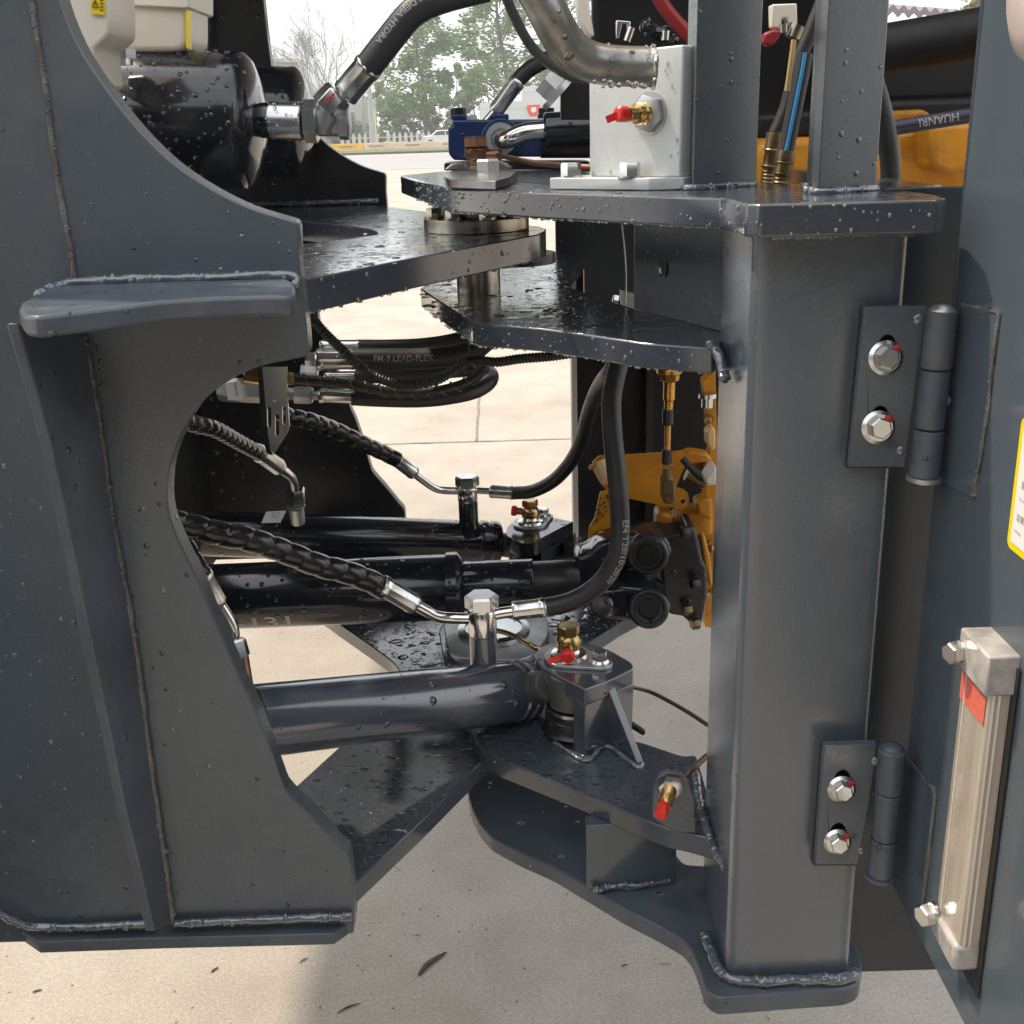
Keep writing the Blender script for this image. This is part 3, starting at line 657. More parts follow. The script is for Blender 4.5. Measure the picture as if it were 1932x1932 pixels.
# plate C (carries the steering cylinders)
zC = .70
def Cp(x, y): return PZ(x, y, zC)
Cc = [Cp(892, 1380), Cp(897, 1394), Cp(910, 1411), Cp(944, 1434), Cp(1011, 1461), Cp(1112, 1501), Cp(1212, 1545), Cp(1263, 1565), Cp(1290, 1569), V(.222, 1.06, zC), V(.222, 1.245, zC),
      Cp(1290, 1427), Cp(1213, 1401), Cp(1192, 1397), Cp(1150, 1330), Cp(1105, 1270), Cp(1090, 1225), Cp(1172, 1172), V(.34, 1.835, zC), V(.50, 2.0, zC), V(.50, 2.12, zC), V(.22, 2.12, zC), V(.08, 2.02, zC), V(-.03, 1.92, zC), V(-.10, 1.78, zC), Cp(828, 1190), Cp(836, 1243), V(-.09, 1.45, zC)]
Cc = rnd(Cc, [.01]*len(Cc), 3)
link('hinge_plate', MB().prism(Cc, V(0, 0, -.026)), paint_wet, RF, .002)
link('weld_bead', weld([V(.216, 1.02, zC-.005), V(.208, 1.07, zC), V(.208, 1.14, zC), V(.214, 1.2, zC)], .007), weldm, RF)
# plate E = foot plate
def Ep(x, y): return PZ(x, y, zE)
Ee = [Ep(883, 1498), Ep(890, 1525), Ep(903, 1552), Ep(927, 1579), Ep(977, 1606), Ep(1045, 1636), Ep(1112, 1676), Ep(1179, 1716), Ep(1246, 1750), Ep(1290, 1775), Ep(1306, 1795), Ep(1318, 1825), Ep(1331, 1868), Ep(1353, 1884), Ep(1484, 1874), Ep(1597, 1866), Ep(1619, 1855), Ep(1623, 1845), V(.365, 1.0, zE), V(.365, 1.16, zE), V(.20, 1.18, zE), V(.12, 1.40, zE), V(.10, 1.7, zE), V(-.02, 1.72, zE), V(-.09, 1.6, zE)]
link('foot_plate', MB().prism(rnd(Ee, .008, 3), V(0, 0, -.0225)), paint_edge, RF, .0022)
link('weld_bead', weld([V(CX0-.012, 1.05, zE+.003), V(CX0-.006, CY0+.01, zE+.004), V(CX0+.008, CY0-.007, zE+.005), V(CX0+.03, CY0-.009, zE+.005), V(CX1-.01, CY0-.009, zE+.005), V(CX1+.006, CY0, zE+.005)], .0085, jit=.5), weldm, RF)
# upright web between C and E + boss
wa, wb_ = PZ(1107, 1679, zE), PZ(1275, 1666, zE)
link('web_plate', MB().prism([wa, wb_, V(wb_.x, wb_.y, zC-.026), V(wa.x, wa.y, zC-.026)], V(0, .02, 0)), paint_door, RF, .001)
link('weld_bead', weld([PZ(1122, 1680, zE+.004), PZ(1160, 1672, zE+.004), PZ(1200, 1672, zE+.004), PZ(1262, 1662, zE+.004)], .0062, jit=.6), weldm, RF)
bs_p = P(1070, 1520, 1.30); bs_p.z = zC-.026
link('boss', MB().cyl(bs_p, bs_p-V(0, 0, .03), wr(bs_p, 25)), steel, RF)
# recessed side panel right of the column
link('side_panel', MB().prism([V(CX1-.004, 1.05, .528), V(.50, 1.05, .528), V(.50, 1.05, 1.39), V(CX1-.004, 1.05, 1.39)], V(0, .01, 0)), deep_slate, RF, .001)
link('weld_bead', weld([V(.357, 1.043, .60), V(.358, 1.043, .9), V(.359, 1.043, 1.36)], .003, jit=.8), weld2, RF)
# grease tab on plate C
ty = P(1262, 1505, 1.075).y
tabp = [(1231, 1543), (1233, 1490), (1243, 1466), (1262, 1457), (1284, 1461), (1300, 1478), (1311, 1512), (1313, 1572), (1270, 1570)]
link('grease_tab', MB().prism([P(x, y, 1.075) for x, y in tabp], V(0, .008, 0)), paint, RF, .001)

# ================================================================ PINS AND CAPS
PC = V(-.034, 1.61, 0)
PL = PC; PC = V(-.036, 1.552, 0)
up = thing('upper_hinge_pin', V(PC.x, PC.y, 1.25), 'upper steel hinge pin with a bolted round flange between the hinge plates', 'hinge pin')
link('spacer', MB().cyl(V(PC.x, PC.y, zB+.018), V(PC.x, PC.y, zT-.026), wr(PC+V(0, 0, 1.35), 62)), steel, up)
link('pin', MB().cyl(V(PC.x, PC.y, zM-.03), V(PC.x, PC.y, zB-.03), wr(PC+V(0, 0, 1.25), 41)), steel, up, .001)
fr = wr(PC+V(0, 0, 1.33), 99)
link('flange', MB().cyl(V(PC.x, PC.y, zB), V(PC.x, PC.y, zB+.017), fr, n=64), steel, up, .001)
for a in (195, 240, 285, 330, 15, 60, 105, 150):
    q = V(PC.x+math.cos(rad(a))*fr*.82, PC.y+math.sin(rad(a))*fr*.82, zB+.017)
    link('bolt', MB().cyl(q, q+V(0, 0, .003), .0125).hexn(q+V(0, 0, .003), q+V(0, 0, .014), .0105, a), steel, up)
link('retainer', MB().cyl(V(PC.x+.05, PC.y-.0, zB-.045), V(PC.x+.05, PC.y, zB-.032), .055), black_paint, up)
PC = PL
cap = thing('upper_pin_cap', V(PC.x, PC.y+.08, zT), 'wet steel cap plate with brown banjo fitting on the upper hinge plate', 'cap')
cz = zT
cpts = [PZ(837, 330, cz+.010), PZ(850, 322, cz+.010), PZ(880, 318, cz+.010), PZ(935, 316, cz+.010), PZ(965, 318, cz+.010), PZ(976, 322, cz+.010), PZ(962, 334, cz+.010), PZ(935, 341, cz+.010), PZ(850, 339, cz+.010)]
link('cap_plate', MB().prism([V(p.x, p.y, cz+.0005) for p in cpts], V(0, 0, .0095)), mat('dark_zinc', (.30, .31, .31), .25, metal=.9, var=.3, vscale=30, bump=.2, bscale=60), cap, .001)
cc = P(905, 322, 1.72); cc.z = cz+.010
link('dome', MB().lathe(cc, V(0, 0, 1), [(0, .05), (.006, .042), (.010, .025), (.011, .0)][:3], 32), zinc, cap)
q = P(921, 320, 1.58); q.z = cz+.010
link('bolt', MB().hexn(q, q+V(0, 0, .015), .017), zinc_dull, cap)
q = P(899, 312, 1.7); q.z = cz+.018
bj = link('banjo_fitting', MB().cyl(q-V(0, 0, .005), q+V(0, 0, .004), .012).lathe(q+V(0, 0, .004), V(0, 0, 1), [(0, .012), (.006, .0165), (.014, .0165), (.019, .012)], 24).hexn(q+V(0, 0, .022), q+V(0, 0, .036), .0185), copper, cap)
link('grease_line', MB().cyl(q+V(.01, 0, .010), q+V(.035, -.01, .010), .0075).tube([q+V(.03, -.01, .010), P(1000, 306, 1.55), P(1060, 312, 1.45), P(1125, 316, 1.4)], .0036, 10), copper, cap)
lp = thing('lower_pin_cap', V(PC.x, PC.y, zC), 'round zinc cap on the lower hinge pin, partly behind the near banjo fitting', 'cap')
link('cap_plate', MB().prism(rnd([V(PC.x-.075, PC.y-.02, zC), V(PC.x-.06, PC.y-.095, zC), V(PC.x+.05, PC.y-.11, zC), V(PC.x+.085, PC.y-.03, zC), V(PC.x+.085, PC.y+.06, zC), V(PC.x, PC.y+.10, zC), V(PC.x-.08, PC.y+.06, zC)], .03), V(0, 0, .012)), zinc_dull, lp, .001)
link('dome', MB().lathe(V(PC.x, PC.y, zC+.012), V(0, 0, 1), [(0, .056), (.004, .056), (.006, .045), (.004, .044), (.004, .0001)], 40), zinc, lp)
q = PZ(905+4, 1200, zC+.02)
link('fitting', MB().cyl(V(PC.x-.005, PC.y-.05, zC+.01), V(PC.x-.005, PC.y-.05, zC+.04), .009).hexn(V(PC.x-.005, PC.y-.05, zC+.03), V(PC.x-.005, PC.y-.05, zC+.045), .012), brass, lp)
link('grease_line', MB().tube([V(PC.x-.005, PC.y-.05, zC+.036), P(960, 1196, 1.5), P(1012, 1223, 1.42), P(1060, 1250, 1.5)], .0038, 10), brass, lp)

# ================================================================ STEERING CYLINDERS
def banjo(t, p, r, h0, h1, h2, hexh, m1=chrome):
    """post p upward: black stub to h0, bright collar to h1, hex head"""
    up_ = V(0, 0, 1)
    link('port_stub', MB().cyl(p, p+up_*h0, r), cyl_paint if t.get('near') else black_gloss, t)
def ring(t, name, p, d, r, l, m): return link(name, MB().lathe(p, d, [(0, r*.97), (l*.1, r), (l*.9, r), (l, r*.97)], 40), m, t)
def steering(a, b, r, m, label, ends, far_=False):
    a = Vector(a); b = Vector(b); d = (b-a).normalized(); t = thing('steering_cylinder', a.lerp(b, .5), label, 'hydraulic cylinder', 'pair of steering cylinders')
    L = (b-a).length
    link('barrel', MB().lathe(a, d, [(0, r), (L*.915, r), (L*.92, r*.955), (L*.93, r*.955), (L*.935, r*1.02), (L*.955, r*1.02), (L*.958, r*.965), (L*.968, r*.965), (L*.972, r*1.02), (L*.995, r*1.02), (L, r*.98)], 56), m, t)
    
    rod, eye = ends
    link('rod_eye', MB().cyl(b-d*.01, rod, r*.60, r*.5).cyl(eye-V(0, 0, .024), eye+V(0, 0, .020), r*.76, n=36), mat('worn_primer%d' % (1 if eye.y < 1.6 else 2), (.10, .105, .10), .45, var=.6, vscale=30, bump=.5, bscale=120), t, .001)
    return t, d
a1, b1_ = P(470, 1362, 1.105), P(992, 1303, 1.368)
pin1 = PZ(1078, 1262, .80); 
zBt = P(1104, 1301, 1.251).z      # top of bracket
pin1 = PZ(1080, 1262, zBt); eye1 = V(pin1.x, pin1.y, (zBt+zC)/2+.022)
r1 = wr(P(967, 1305, 1.36), 57.5)
ST1, dd = steering(a1, b1_, r1, cyl_paint, 'near slate grey steering cylinder in front of the driveshaft', (eye1+V(-.03, .005, 0), eye1))
# near port
def banjo_set(t, px, Y, ytop, yhex, ycol, ystub, ybase, rw_, sm):
    def Z(y): return P(px, y, Y).z
    X = P(px, ycol, Y).x; rr = wr(P(px, ycol, Y), rw_)
    def vv(z): return V(X, Y, z)
    tt, c1, c2, s0 = Z(ytop), Z(yhex), Z(ycol), Z(ybase)
    link('port_stub', MB().lathe(vv(s0-.02), V(0, 0, 1), [(0, rr*1.25), (.02, rr*1.12), (.026, rr), (c2-s0+.02, rr)], 32), sm, t)
    bd = link('banjo_body', MB().lathe(vv(c2), V(0, 0, 1), [(0, rr*.98), (.002, rr*1.03), (c1-c2-.002, rr*1.03), (c1-c2, rr*.97)], 40), chrome, t)
    link('banjo_bolt', MB().cyl(vv(c1), vv(c1+.003), rr*.97).hexn(vv(c1+.003), vv(tt), rr*1.22, .5), zinc, bd)
    return vv((c1+c2)/2), rr
bc1, br1 = banjo_set(ST1, 911, 1.345, 1121, 1149, 1196, 1196, 1258, 26, cyl_paint)
a2, b2_ = P(380, 1006, 1.90), P(940, 1024, 2.02)
zb2 = P(1018, 985, 2.0).z
pin2 = P(1003, 992, 2.0); eye2 = V(pin2.x, pin2.y, zb2-.05)
ST2, dd2 = steering(a2, b2_, wr(P(900, 1020, 2.0), 41), black_gloss, 'far black steering cylinder behind the driveshaft', (eye2+V(-.03, 0, 0), eye2), True)
bc2, br2 = banjo_set(ST2, 883, 1.99, 898, 919, 945, 945, 990, 18.5, black_gloss)
# barcode label on the far cylinder
lc = a2+dd2*.0; lab_p = [P(493, 987, 1.868), P(502, 966, 1.882), P(540, 964, 1.892), P(529, 986, 1.878)]
lb = link('sticker', MB().prism(lab_p, V(0, .002, 0)), white, ST2)
lt = MB()
for i in range(5): lt.prism([P(512+3*i, 980-1, 1.863), P(513+3*i, 980-1, 1.863), P(515.5+3*i, 966, 1.868), P(514.5+3*i, 966, 1.868)], V(0, .0005, 0))
link('print', lt, grey_print, lb)
# far rod port (left) and sleeve hose come later

# cylinder brackets (clevis)
def bracket(tr_, label, mm, washer_m, cap_dir, near=True):
    t = thing('cylinder_bracket', tr_(V(.082, 1.251, zC)), label, 'bracket', 'clevis brackets of the steering cylinders')
    return t
def Bt(x, y): return PZ(x, y, zBt)
BK = thing('cylinder_bracket', V(.09, 1.30, zC), 'near slate clevis bracket holding the near steering cylinder rod, with a red capped fitting', 'bracket', 'clevis brackets of the steering cylinders')
topo = rnd([Bt(1104, 1301), Bt(1143, 1287), Bt(1196, 1261), Bt(1192, 1250), Bt(1150, 1226), Bt(1108, 1212), Bt(1060, 1210), Bt(1025, 1216), Bt(1007, 1232), Bt(1010, 1248), Bt(1033, 1266)], [.002, .002, .006, .006, .01, .02, .02, .02, .02, .02, .02])
link('top_plate', MB().prism(topo, V(0, 0, -.022)), cyl_paint, BK, .002)
pA, pB2 = PZ(1104, 1426, zC), PZ(1192, 1397, zC)
pa_t, pb_t = Bt(1104, 1301), Bt(1196, 1261)
back = (Bt(1060, 1281)-pa_t); back.z = 0; back = back.normalized()*.022
link('wall', MB().prism([V(pA.x, pA.y, zC), V(pB2.x, pB2.y, zC), V(pb_t.x, pb_t.y, zBt-.022), V(pa_t.x, pa_t.y, zBt-.022)], back+V(0.001, 0, 0)), cyl_paint, BK, .001)
# inner fillet of the C shape
base_o = [PZ(1104, 1426, zC), PZ(1060, 1392, zC), PZ(1020, 1368, zC), PZ(1004, 1345, zC), PZ(1010, 1325, zC), PZ(1040, 1312, zC), PZ(1130, 1330, zC), PZ(1190, 1392, zC)]
link('base', MB().prism(rnd(base_o, .012), V(0, 0, .010)), cyl_paint, BK, .002)
link('bushing', MB().lathe(V(eye1.x, eye1.y, zC+.010), V(0, 0, 1), [(0, .042), (.004, .038), (.018, .036), (.02, .032), (.030, .031)], 36), black_paint, BK)
link('washer_ring', MB().cyl(V(eye1.x, eye1.y, eye1.z-.031), V(eye1.x, eye1.y, eye1.z-.0265), .0345, n=40), chrome, BK)
gA = PZ(1143, 1402, zC); gt = P(1143, 1290, gA.y); gB = PZ(1196, 1442, zC)
link('gusset', MB().prism([V(gA.x, gA.y, zC), V(gB.x+.004, gB.y-.002, zC), V(gt.x, gt.y, zBt-.006)], V(.009, .005, 0)), cyl_paint, BK, .001)
link('weld_bead', weld([PZ(1045, 1400, zC+.002), PZ(1104, 1434, zC+.002), PZ(1145, 1408, zC+.002), PZ(1200, 1446, zC+.002), PZ(1212, 1440, zC+.002)], .0045, jit=.6), weldm, BK)
def grease_top(BK, c1, c2, c3, bolt_c, zt_, s=1.0, capdir=None, lift=0):
    """oval washer plate with banjo stack, red cap and a bolt"""
    ax = (bolt_c-c1); ax.z = 0; L = ax.length; ax.normalize(); sd = V(-ax.y, ax.x, 0); o = []
    for k in range(13):
        a = math.pi/2+math.pi*k/12; o.append(c1+ax*math.cos(a)*.034*s+sd*math.sin(a)*.034*s)
    for k in range(9):
        a = -math.pi/2+math.pi*k/8; o.append(bolt_c+ax*math.cos(a)*.018*s+sd*math.sin(a)*.018*s)
    link('retainer_plate', MB().prism([V(p.x, p.y, zt_) for p in o], V(0, 0, .005)), zinc_dull, BK, .001)
    z = zt_+.005
    pnp = link('pin_head', MB().lathe(V(c1.x, c1.y, z), V(0, 0, 1), [(0, .026*s), (.004, .024*s), (.006, .016*s), (.010, .014*s)], 32), zinc, BK)
    bb = V(c1.x, c1.y, z+.008)
    link('grease_fitting', MB().lathe(bb, V(0, 0, 1), [(0, .011*s), (.004, .0165*s), (.014, .0175*s), (.021, .014*s), (.024, .010*s)], 28).hexn(bb+V(0, 0, .024), bb+V(0, 0, .036), .0155*s, .3), brass, BK)
    fd = capdir.normalized()
    link('nipple', MB().cyl(bb+V(0, 0, .012), bb+V(0, 0, .012)+fd*.026*s, .007*s), brass, BK)
    e = bb+V(0, 0, .012)+fd*.027*s
    sdv = fd.cross(V(0, 0, 1)).normalized()
    link('red_cap', MB().cyl(e-fd*.002, e+fd*.009, .0098*s, cham=.002).box(e+fd*.004+(sdv*-.014+V(0, 0, .004))*s*cap_s, .026*s, .004, .006*s, X=(sdv+V(0, 0, -.35)).normalized(), Y=fd, Z=(V(0, 0, 1)+sdv*.35).normalized()), red, BK)
    bz = V(bolt_c.x, bolt_c.y, z)
    link('bolt', MB().lathe(bz, V(0, 0, 1), [(0, .0135*s), (.002, .0135*s), (.005, .011*s)], 28).hexn(bz+V(0, 0, .004), bz+V(0, 0, .015), .0105*s, .2), zinc, BK)
cap_s = -1
c1_ = Bt(1073, 1243); bc_ = Bt(1131, 1256)
grease_top(BK, V(c1_.x, c1_.y, 0), None, None, V(bc_.x, bc_.y, 0), zBt, .95, V(-.1, -1, -.25))
# far bracket
def Ft(x, y): return PZ(x, y, zb2)
BK2 = thing('cylinder_bracket', V(.10, 2.0, zC), 'far black clevis bracket above the driveshaft, its red cap sticking up at the left', 'bracket', 'clevis brackets of the steering cylinders')
topo2 = rnd([Ft(957, 1012), Ft(985, 1026), Ft(1010, 1022), Ft(1082, 984), Ft(1040, 975), Ft(1010, 972), Ft(965, 985), Ft(954, 998)], [.01, .01, .005, .002, .01, .01, .02, .02])
link('top_plate', MB().prism(topo2, V(0, 0, -.028)), black_gloss, BK2, .002)
w1, w2 = Ft(1020, 1017), Ft(1083, 984)
link('wall', MB().prism([V(w1.x, w1.y, zC), V(w2.x, w2.y, zC), V(w2.x, w2.y, zb2-.028), V(w1.x, w1.y, zb2-.028)], V(.004, .02, 0)), black_paint, BK2, .001)
link('wall', MB().prism([V(w2.x-.022, w2.y, zC), V(w2.x, w2.y, zC), V(w2.x, w2.y, zb2-.028), V(w2.x-.022, w2.y, zb2-.028)], V(.0, -.05, 0)), black_paint, BK2, .001)
link('bushing', MB().cyl(V(eye2.x, eye2.y, zC), V(eye2.x, eye2.y, eye2.z-.03), .045), black_paint, BK2)
c1_ = Ft(1001, 990); bc_ = Ft(1026, 978); cap_s = 1
grease_top(BK2, V(c1_.x, c1_.y, 0), None, None, V(bc_.x, bc_.y, 0), zb2, .98, V(-1, .05, .1))

# ================================================================ DRIVESHAFT
DS = thing('drive_shaft', P(700, 1115, 1.62), 'black drive shaft with a universal joint, running between both frames', 'drive shaft')
YS = 1.62
def sh(x): return P(x, 1118-(x-600)*.042, YS)
def shr(x, r): return wr(sh(x), r)
ax = (sh(1100)-sh(400)).normalized()
def seg(x0, x1, r): return MB().lathe(sh(x0), ax, [(0, shr(x0, r)*.98), (.002, shr(x0, r)), ((sh(x1)-sh(x0)).length-.002, shr(x0, r)), ((sh(x1)-sh(x0)).length, shr(x0, r)*.98)], 56)
link('tube', seg(250, 846, 62), black_gloss, DS)
link('collar', MB().lathe(sh(842), ax, [(0, shr(842, 60)), (.002, shr(842, 66)), (.018, shr(842, 66)), (.022, shr(842, 60)), (.028, shr(842, 50))], 56), black_gloss, DS)
link('spline_sleeve', seg(868, 1006, 47), black_gloss, DS)
link('spline_shaft', seg(1004, 1092, 42), black_paint, DS)
tx = text_tube('-131', .034, [sh(452), sh(530), sh(640)], shr(250, 62), V(0, -.85, -.53), .0, 1, 1, 1.5); link('stencil_mark', tx, mat('stencil_pale', (.62, .58, .54), .6, var=.4, vscale=90), DS)
# yokes
def blob(pts, Y, dep, m, name, bev=.008): return link(name, MB().prism([P(x, y, Y) for x, y in pts], V(0, dep, 0)), m, DS, bev, seg=3)
blob([(1086, 1050), (1110, 1045), (1130, 1025), (1156, 1018), (1190, 1008), (1230, 1002), (1262, 1018), (1270, 1045), (1255, 1068), (1228, 1080), (1190, 1075), (1160, 1085), (1128, 1110), (1090, 1135), (1084, 1110)], 1.60, .06, black_gloss, 'yoke')
blob([(1110, 1130), (1130, 1115), (1175, 1108), (1230, 1112), (1262, 1130), (1268, 1152), (1250, 1174), (1215, 1182), (1189, 1174), (1133, 1168), (1112, 1152)], 1.55, .08, black_gloss, 'yoke')
blob([(1215, 1010), (1294, 1010), (1297, 994), (1311, 994), (1319, 1025), (1327, 1062), (1334, 1070), (1335, 1122), (1324, 1181), (1307, 1181), (1288, 1164), (1262, 1160), (1250, 1120), (1245, 1060)], 1.64, .07, black_paint, 'flange_yoke')
for (x, y, r, sq) in ((1222, 1040, 39, 1), (1224, 1148, 38, .82)):
    c = P(x, y, 1.585 if y < 1100 else 1.54)
    cpn = link('bearing_cup', MB().lathe(c, V(-.12, -1, .1 if y < 1100 else .45), [(0, wr(c, r)), (.020, wr(c, r)), (.024, wr(c, r-4)), (.024, wr(c, r-9)), (.018, wr(c, r-11)), (.017, .0005)], 44), black_paint, DS, sharp=50)
    link('bearing_plug', MB().cyl(c, c+V(-.12, -1, .1 if y < 1100 else .45)*.021, wr(c, r-18), cham=.002), black_flat, cpn)
link('bearing_cup', MB().cyl(P(1135, 1143, 1.53), P(1160, 1143, 1.6), wr(P(1135, 1143, 1.53), 22), cham=.003), black_gloss, DS)
for x, y in ((1300, 1003), (1318, 1100), (1303, 1150), (1318, 1176)):
    c = P(x, y, 1.625); link('bolt', MB().hexn(c, c+V(-.012, -.004, 0), .009), dbrass if y > 1140 else black_paint, DS)

# ================================================================ HOSES
def hose(name, px, Y, rpx, m, label, cat='hose', n=20, rf=None, step=None, grp=None):
    """px list of (x,y) or (x,y,Y)"""
    pts = [P(q[0], q[1], q[2] if len(q) > 2 else Y) for q in px]; r = wr(pts[len(pts)//2], rpx)
    t = thing(name, pts[0], label, cat, grp); link('tube', MB().tube(pts, r, n, step=step, rf=rf(r) if rf else None), m, t); return t, pts, r
def spiral(r): return lambda s, a: r*(.83+.18*abs(math.sin(math.pi*(s/(r*1.85)+a/(2*math.pi))))**.36)
def corr(r): return lambda s, a: r*(.91+.10*math.sin(s/(r*.62)*2*math.pi))
def crimp(t, a, b, r, n=24, m=None):
    a = Vector(a); b = Vector(b); l = (b-a).length
    def rr(k): return r*(1-.05*(k % 2))
    mb = MB().lathe(a, b-a, [(0, r*.93), (l*.05, r*1.03), (l*.16, r*1.0), (l*.2, r*.95), (l*.82, r*.95), (l*.9, r*1.0), (l, r*.92)], 10, .2)
    return link('crimp', mb, m or zinc, t, .0006)
def btube(t, px, Y, rpx, m=None, name='bent_tube'):
    pts = [P(q[0], q[1], q[2] if len(q) > 2 else Y) for q in px]
    return link(name, MB().tube(pts, wr(pts[0], rpx), 20, step=wr(pts[0], rpx)*.7), m or chrome, t)
Yn = 1.345
# S1 : near wrapped hose to near banjo
t, pts, r = hose('wrapped_hose', [(300, 978, 1.16), (339, 987, 1.18), (403, 1004, 1.2), (470, 1018, 1.22), (537, 1041, 1.25), (600, 1066, 1.27), (649, 1078, 1.29), (690, 1093, 1.305), (724, 1110, 1.315)], 1.2, 23.5, sleeve,
                 'thick black spiral wrapped hose crossing in front of the driveshaft to the near cylinder', rf=spiral, step=.0014, n=44, grp='spiral wrapped hydraulic hoses')
crimp(t, P(718, 1103, 1.31), P(783, 1141, 1.33), wr(P(750, 1120, 1.32), 21)); btube(t, [(778, 1138, 1.33), (805, 1153, 1.335), (825, 1163, 1.34), (850, 1166, 1.345), (888, 1167, Yn)], Yn, 11)
t, pts, r = hose('hydraulic_hose', [(1030, 1146, 1.35), (1078, 1135, 1.35), (1128, 1105, 1.35), (1162, 1055, 1.35), (1170, 994, 1.35), (1165, 910, 1.36), (1155, 809, 1.38), (1155, 742, 1.4), (1169, 680, 1.42), (1176, 640, 1.44)], 1.35, 18.8, rubber,
                 'thick black rubber hose curving up from the near cylinder to the middle plate', grp='rubber hydraulic hoses')
crimp(t, P(1030, 1146, 1.35), P(966, 1153, 1.347), wr(P(1000, 1150, 1.35), 19.5)); btube(t, [(972, 1153, 1.347), (950, 1156, 1.346), (934, 1159, Yn)], Yn, 11)
tx = text_tube('EN T28?10-2020', .0125, list(reversed(pts)), r, V(.55, -1, 0), .235, 1, 1, 1.0)
link('print', tx, lite_print, t)
# S2 : far wrapped hose to far banjo
t, pts, r = hose('wrapped_hose', [(520, 775, 1.75), (547, 786, 1.77), (587, 795, 1.8), (634, 812, 1.85), (681, 835, 1.88), (727, 856, 1.92), (750, 868, 1.93)], 1.85, 16, sleeve,
                 'black spiral wrapped hose running down to the far cylinder', rf=spiral, step=.0016, n=44, grp='spiral wrapped hydraulic hoses')
crimp(t, P(744, 864, 1.93), P(782, 893, 1.95), wr(P(760, 880, 1.94), 14.5)); btube(t, [(778, 890, 1.95), (800, 907, 1.96), (821, 921, 1.97), (840, 925, 1.98), (868, 926, 1.99)], 1.99, 7.8)
t, pts, r = hose('hydraulic_hose', [(970, 930, 1.98), (1004, 927, 1.95), (1044, 907, 1.9), (1078, 870, 1.84), (1098, 829, 1.78), (1112, 776, 1.7), (1133, 727, 1.6), (1157, 695, 1.5), (1170, 660, 1.48)], 1.9, 14, rubber,
                 'thinner black rubber hose curving up from the far cylinder to the middle plate', grp='rubber hydraulic hoses')
crimp(t, P(970, 930, 1.98), P(925, 927, 1.99), wr(P(950, 930, 1.99), 13.5)); btube(t, [(928, 927, 1.99), (914, 926, 1.99), (898, 925, 1.99)], 1.99, 6.5)
# S3
t, pts, r = hose('wrapped_hose', [(320, 782, 1.35), (363, 799, 1.4), (403, 809, 1.45), (453, 836, 1.55), (487, 854, 1.62)], 1.45, 17, sleeve,
                 'black spiral wrapped hose just inside the arch, ending below the slotted bracket', rf=spiral, step=.0014, n=44, grp='spiral wrapped hydraulic hoses')
crimp(t, P(484, 852, 1.62), P(526, 882, 1.7), wr(P(505, 868, 1.65), 18)); btube(t, [(522, 880, 1.7), (540, 892, 1.75), (552, 905, 1.8), (557, 925, 1.84)], 1.7, 10)
q0, q1, q2 = P(557, 921, 1.84), P(558, 950, 1.85), P(562, 985, 1.86)
link('nut', MB().hexn(q1, q0, wr(q0, 19)), zinc, t); link('adapter', MB().hexn(P(559, 958, 1.85), P(558, 951, 1.85), wr(q0, 18)).cyl(q2, P(559, 957, 1.85), wr(q0, 14)), zinc_dull, t)
# S4
t, pts, r = hose('wrapped_hose', [(330, 1000, 1.18), (355, 1040, 1.2), (372, 1070, 1.21), (384, 1086, 1.215)], 1.2, 19, sleeve,
                 'short end of wrapped hose tucked against the arch edge, above a chrome elbow', rf=spiral, step=.0014, n=44, grp='spiral wrapped hydraulic hoses')
crimp(t, P(381, 1082, 1.21), P(412, 1140, 1.22), wr(P(400, 1110, 1.2), 19)); btube(t, [(409, 1135, 1.22), (425, 1160, 1.22), (437, 1183, 1.22), (441, 1210, 1.22)], 1.2, 13)
link('nut', MB().hexn(P(452, 1240, 1.215), P(443, 1207, 1.22), wr(P(443, 1210, 1.22), 21)), zinc, t)
link('adapter', MB().cyl(P(462, 1300, 1.2), P(452, 1240, 1.215), wr(P(443, 1210, 1.22), 17)), copper, t)
# mid left hoses
Ym = 1.5
t, pts, r = hose('hydraulic_hose', [(676, 652), (730, 652), (786, 650), (830, 645), (868, 637), (905, 625)], Ym+.08, 11.5, rubber, 'uppermost thin black hose under the upper hinge plate, leaving a silver crimp', grp='rubber hydraulic hoses')
crimp(t, P(604, 652, Ym+.08), P(684, 652, Ym+.08), wr(P(640, 652, Ym), 12.5))
t, pts, r = hose('hydraulic_hose', [(664, 676), (720, 677), (790, 677), (850, 672), (890, 662), (915, 645), (930, 620)], Ym, 20, rubber, 'thick black hose with faint lettering, second under the upper hinge plate', grp='rubber hydraulic hoses')
link('print', text_tube('FM-9 LEAD-FLEX', .011, pts, r, V(0, -1, .25), .03, 1, 1), lite_print, t)
crimp(t, P(597, 678, Ym), P(672, 677, Ym), wr(P(640, 678, Ym), 22)); link('nut', MB().hexn(P(577, 678, Ym), P(597, 678, Ym), wr(P(590, 678, Ym), 14)), zinc, t)
t, pts, r = hose('hydraulic_hose', [(664, 750, Ym), (720, 753, Ym), (790, 754, Ym), (844, 749, Ym), (895, 738, Ym+.02), (922, 722, Ym+.06), (926, 706, Ym+.12), (905, 697, Ym+.16), (860, 699, Ym+.16), (780, 706, Ym+.14), (700, 710, Ym+.12), (672, 710, Ym+.12)], Ym, 14, rubber,
                 'black hose folded back on itself in a hairpin under the corrugated conduit', grp='rubber hydraulic hoses')
crimp(t, P(602, 746, Ym), P(674, 749, Ym), wr(P(640, 748, Ym), 14.5)); crimp(t, P(612, 712, Ym+.12), P(684, 711, Ym+.12), wr(P(640, 711, Ym+.12), 12.5))
link('nut', MB().hexn(P(556, 745, Ym), P(590, 746, Ym), wr(P(570, 745, Ym), 17)).cyl(P(590, 746, Ym), P(604, 746, Ym), wr(P(570, 745, Ym), 9)), zinc_dull, t)
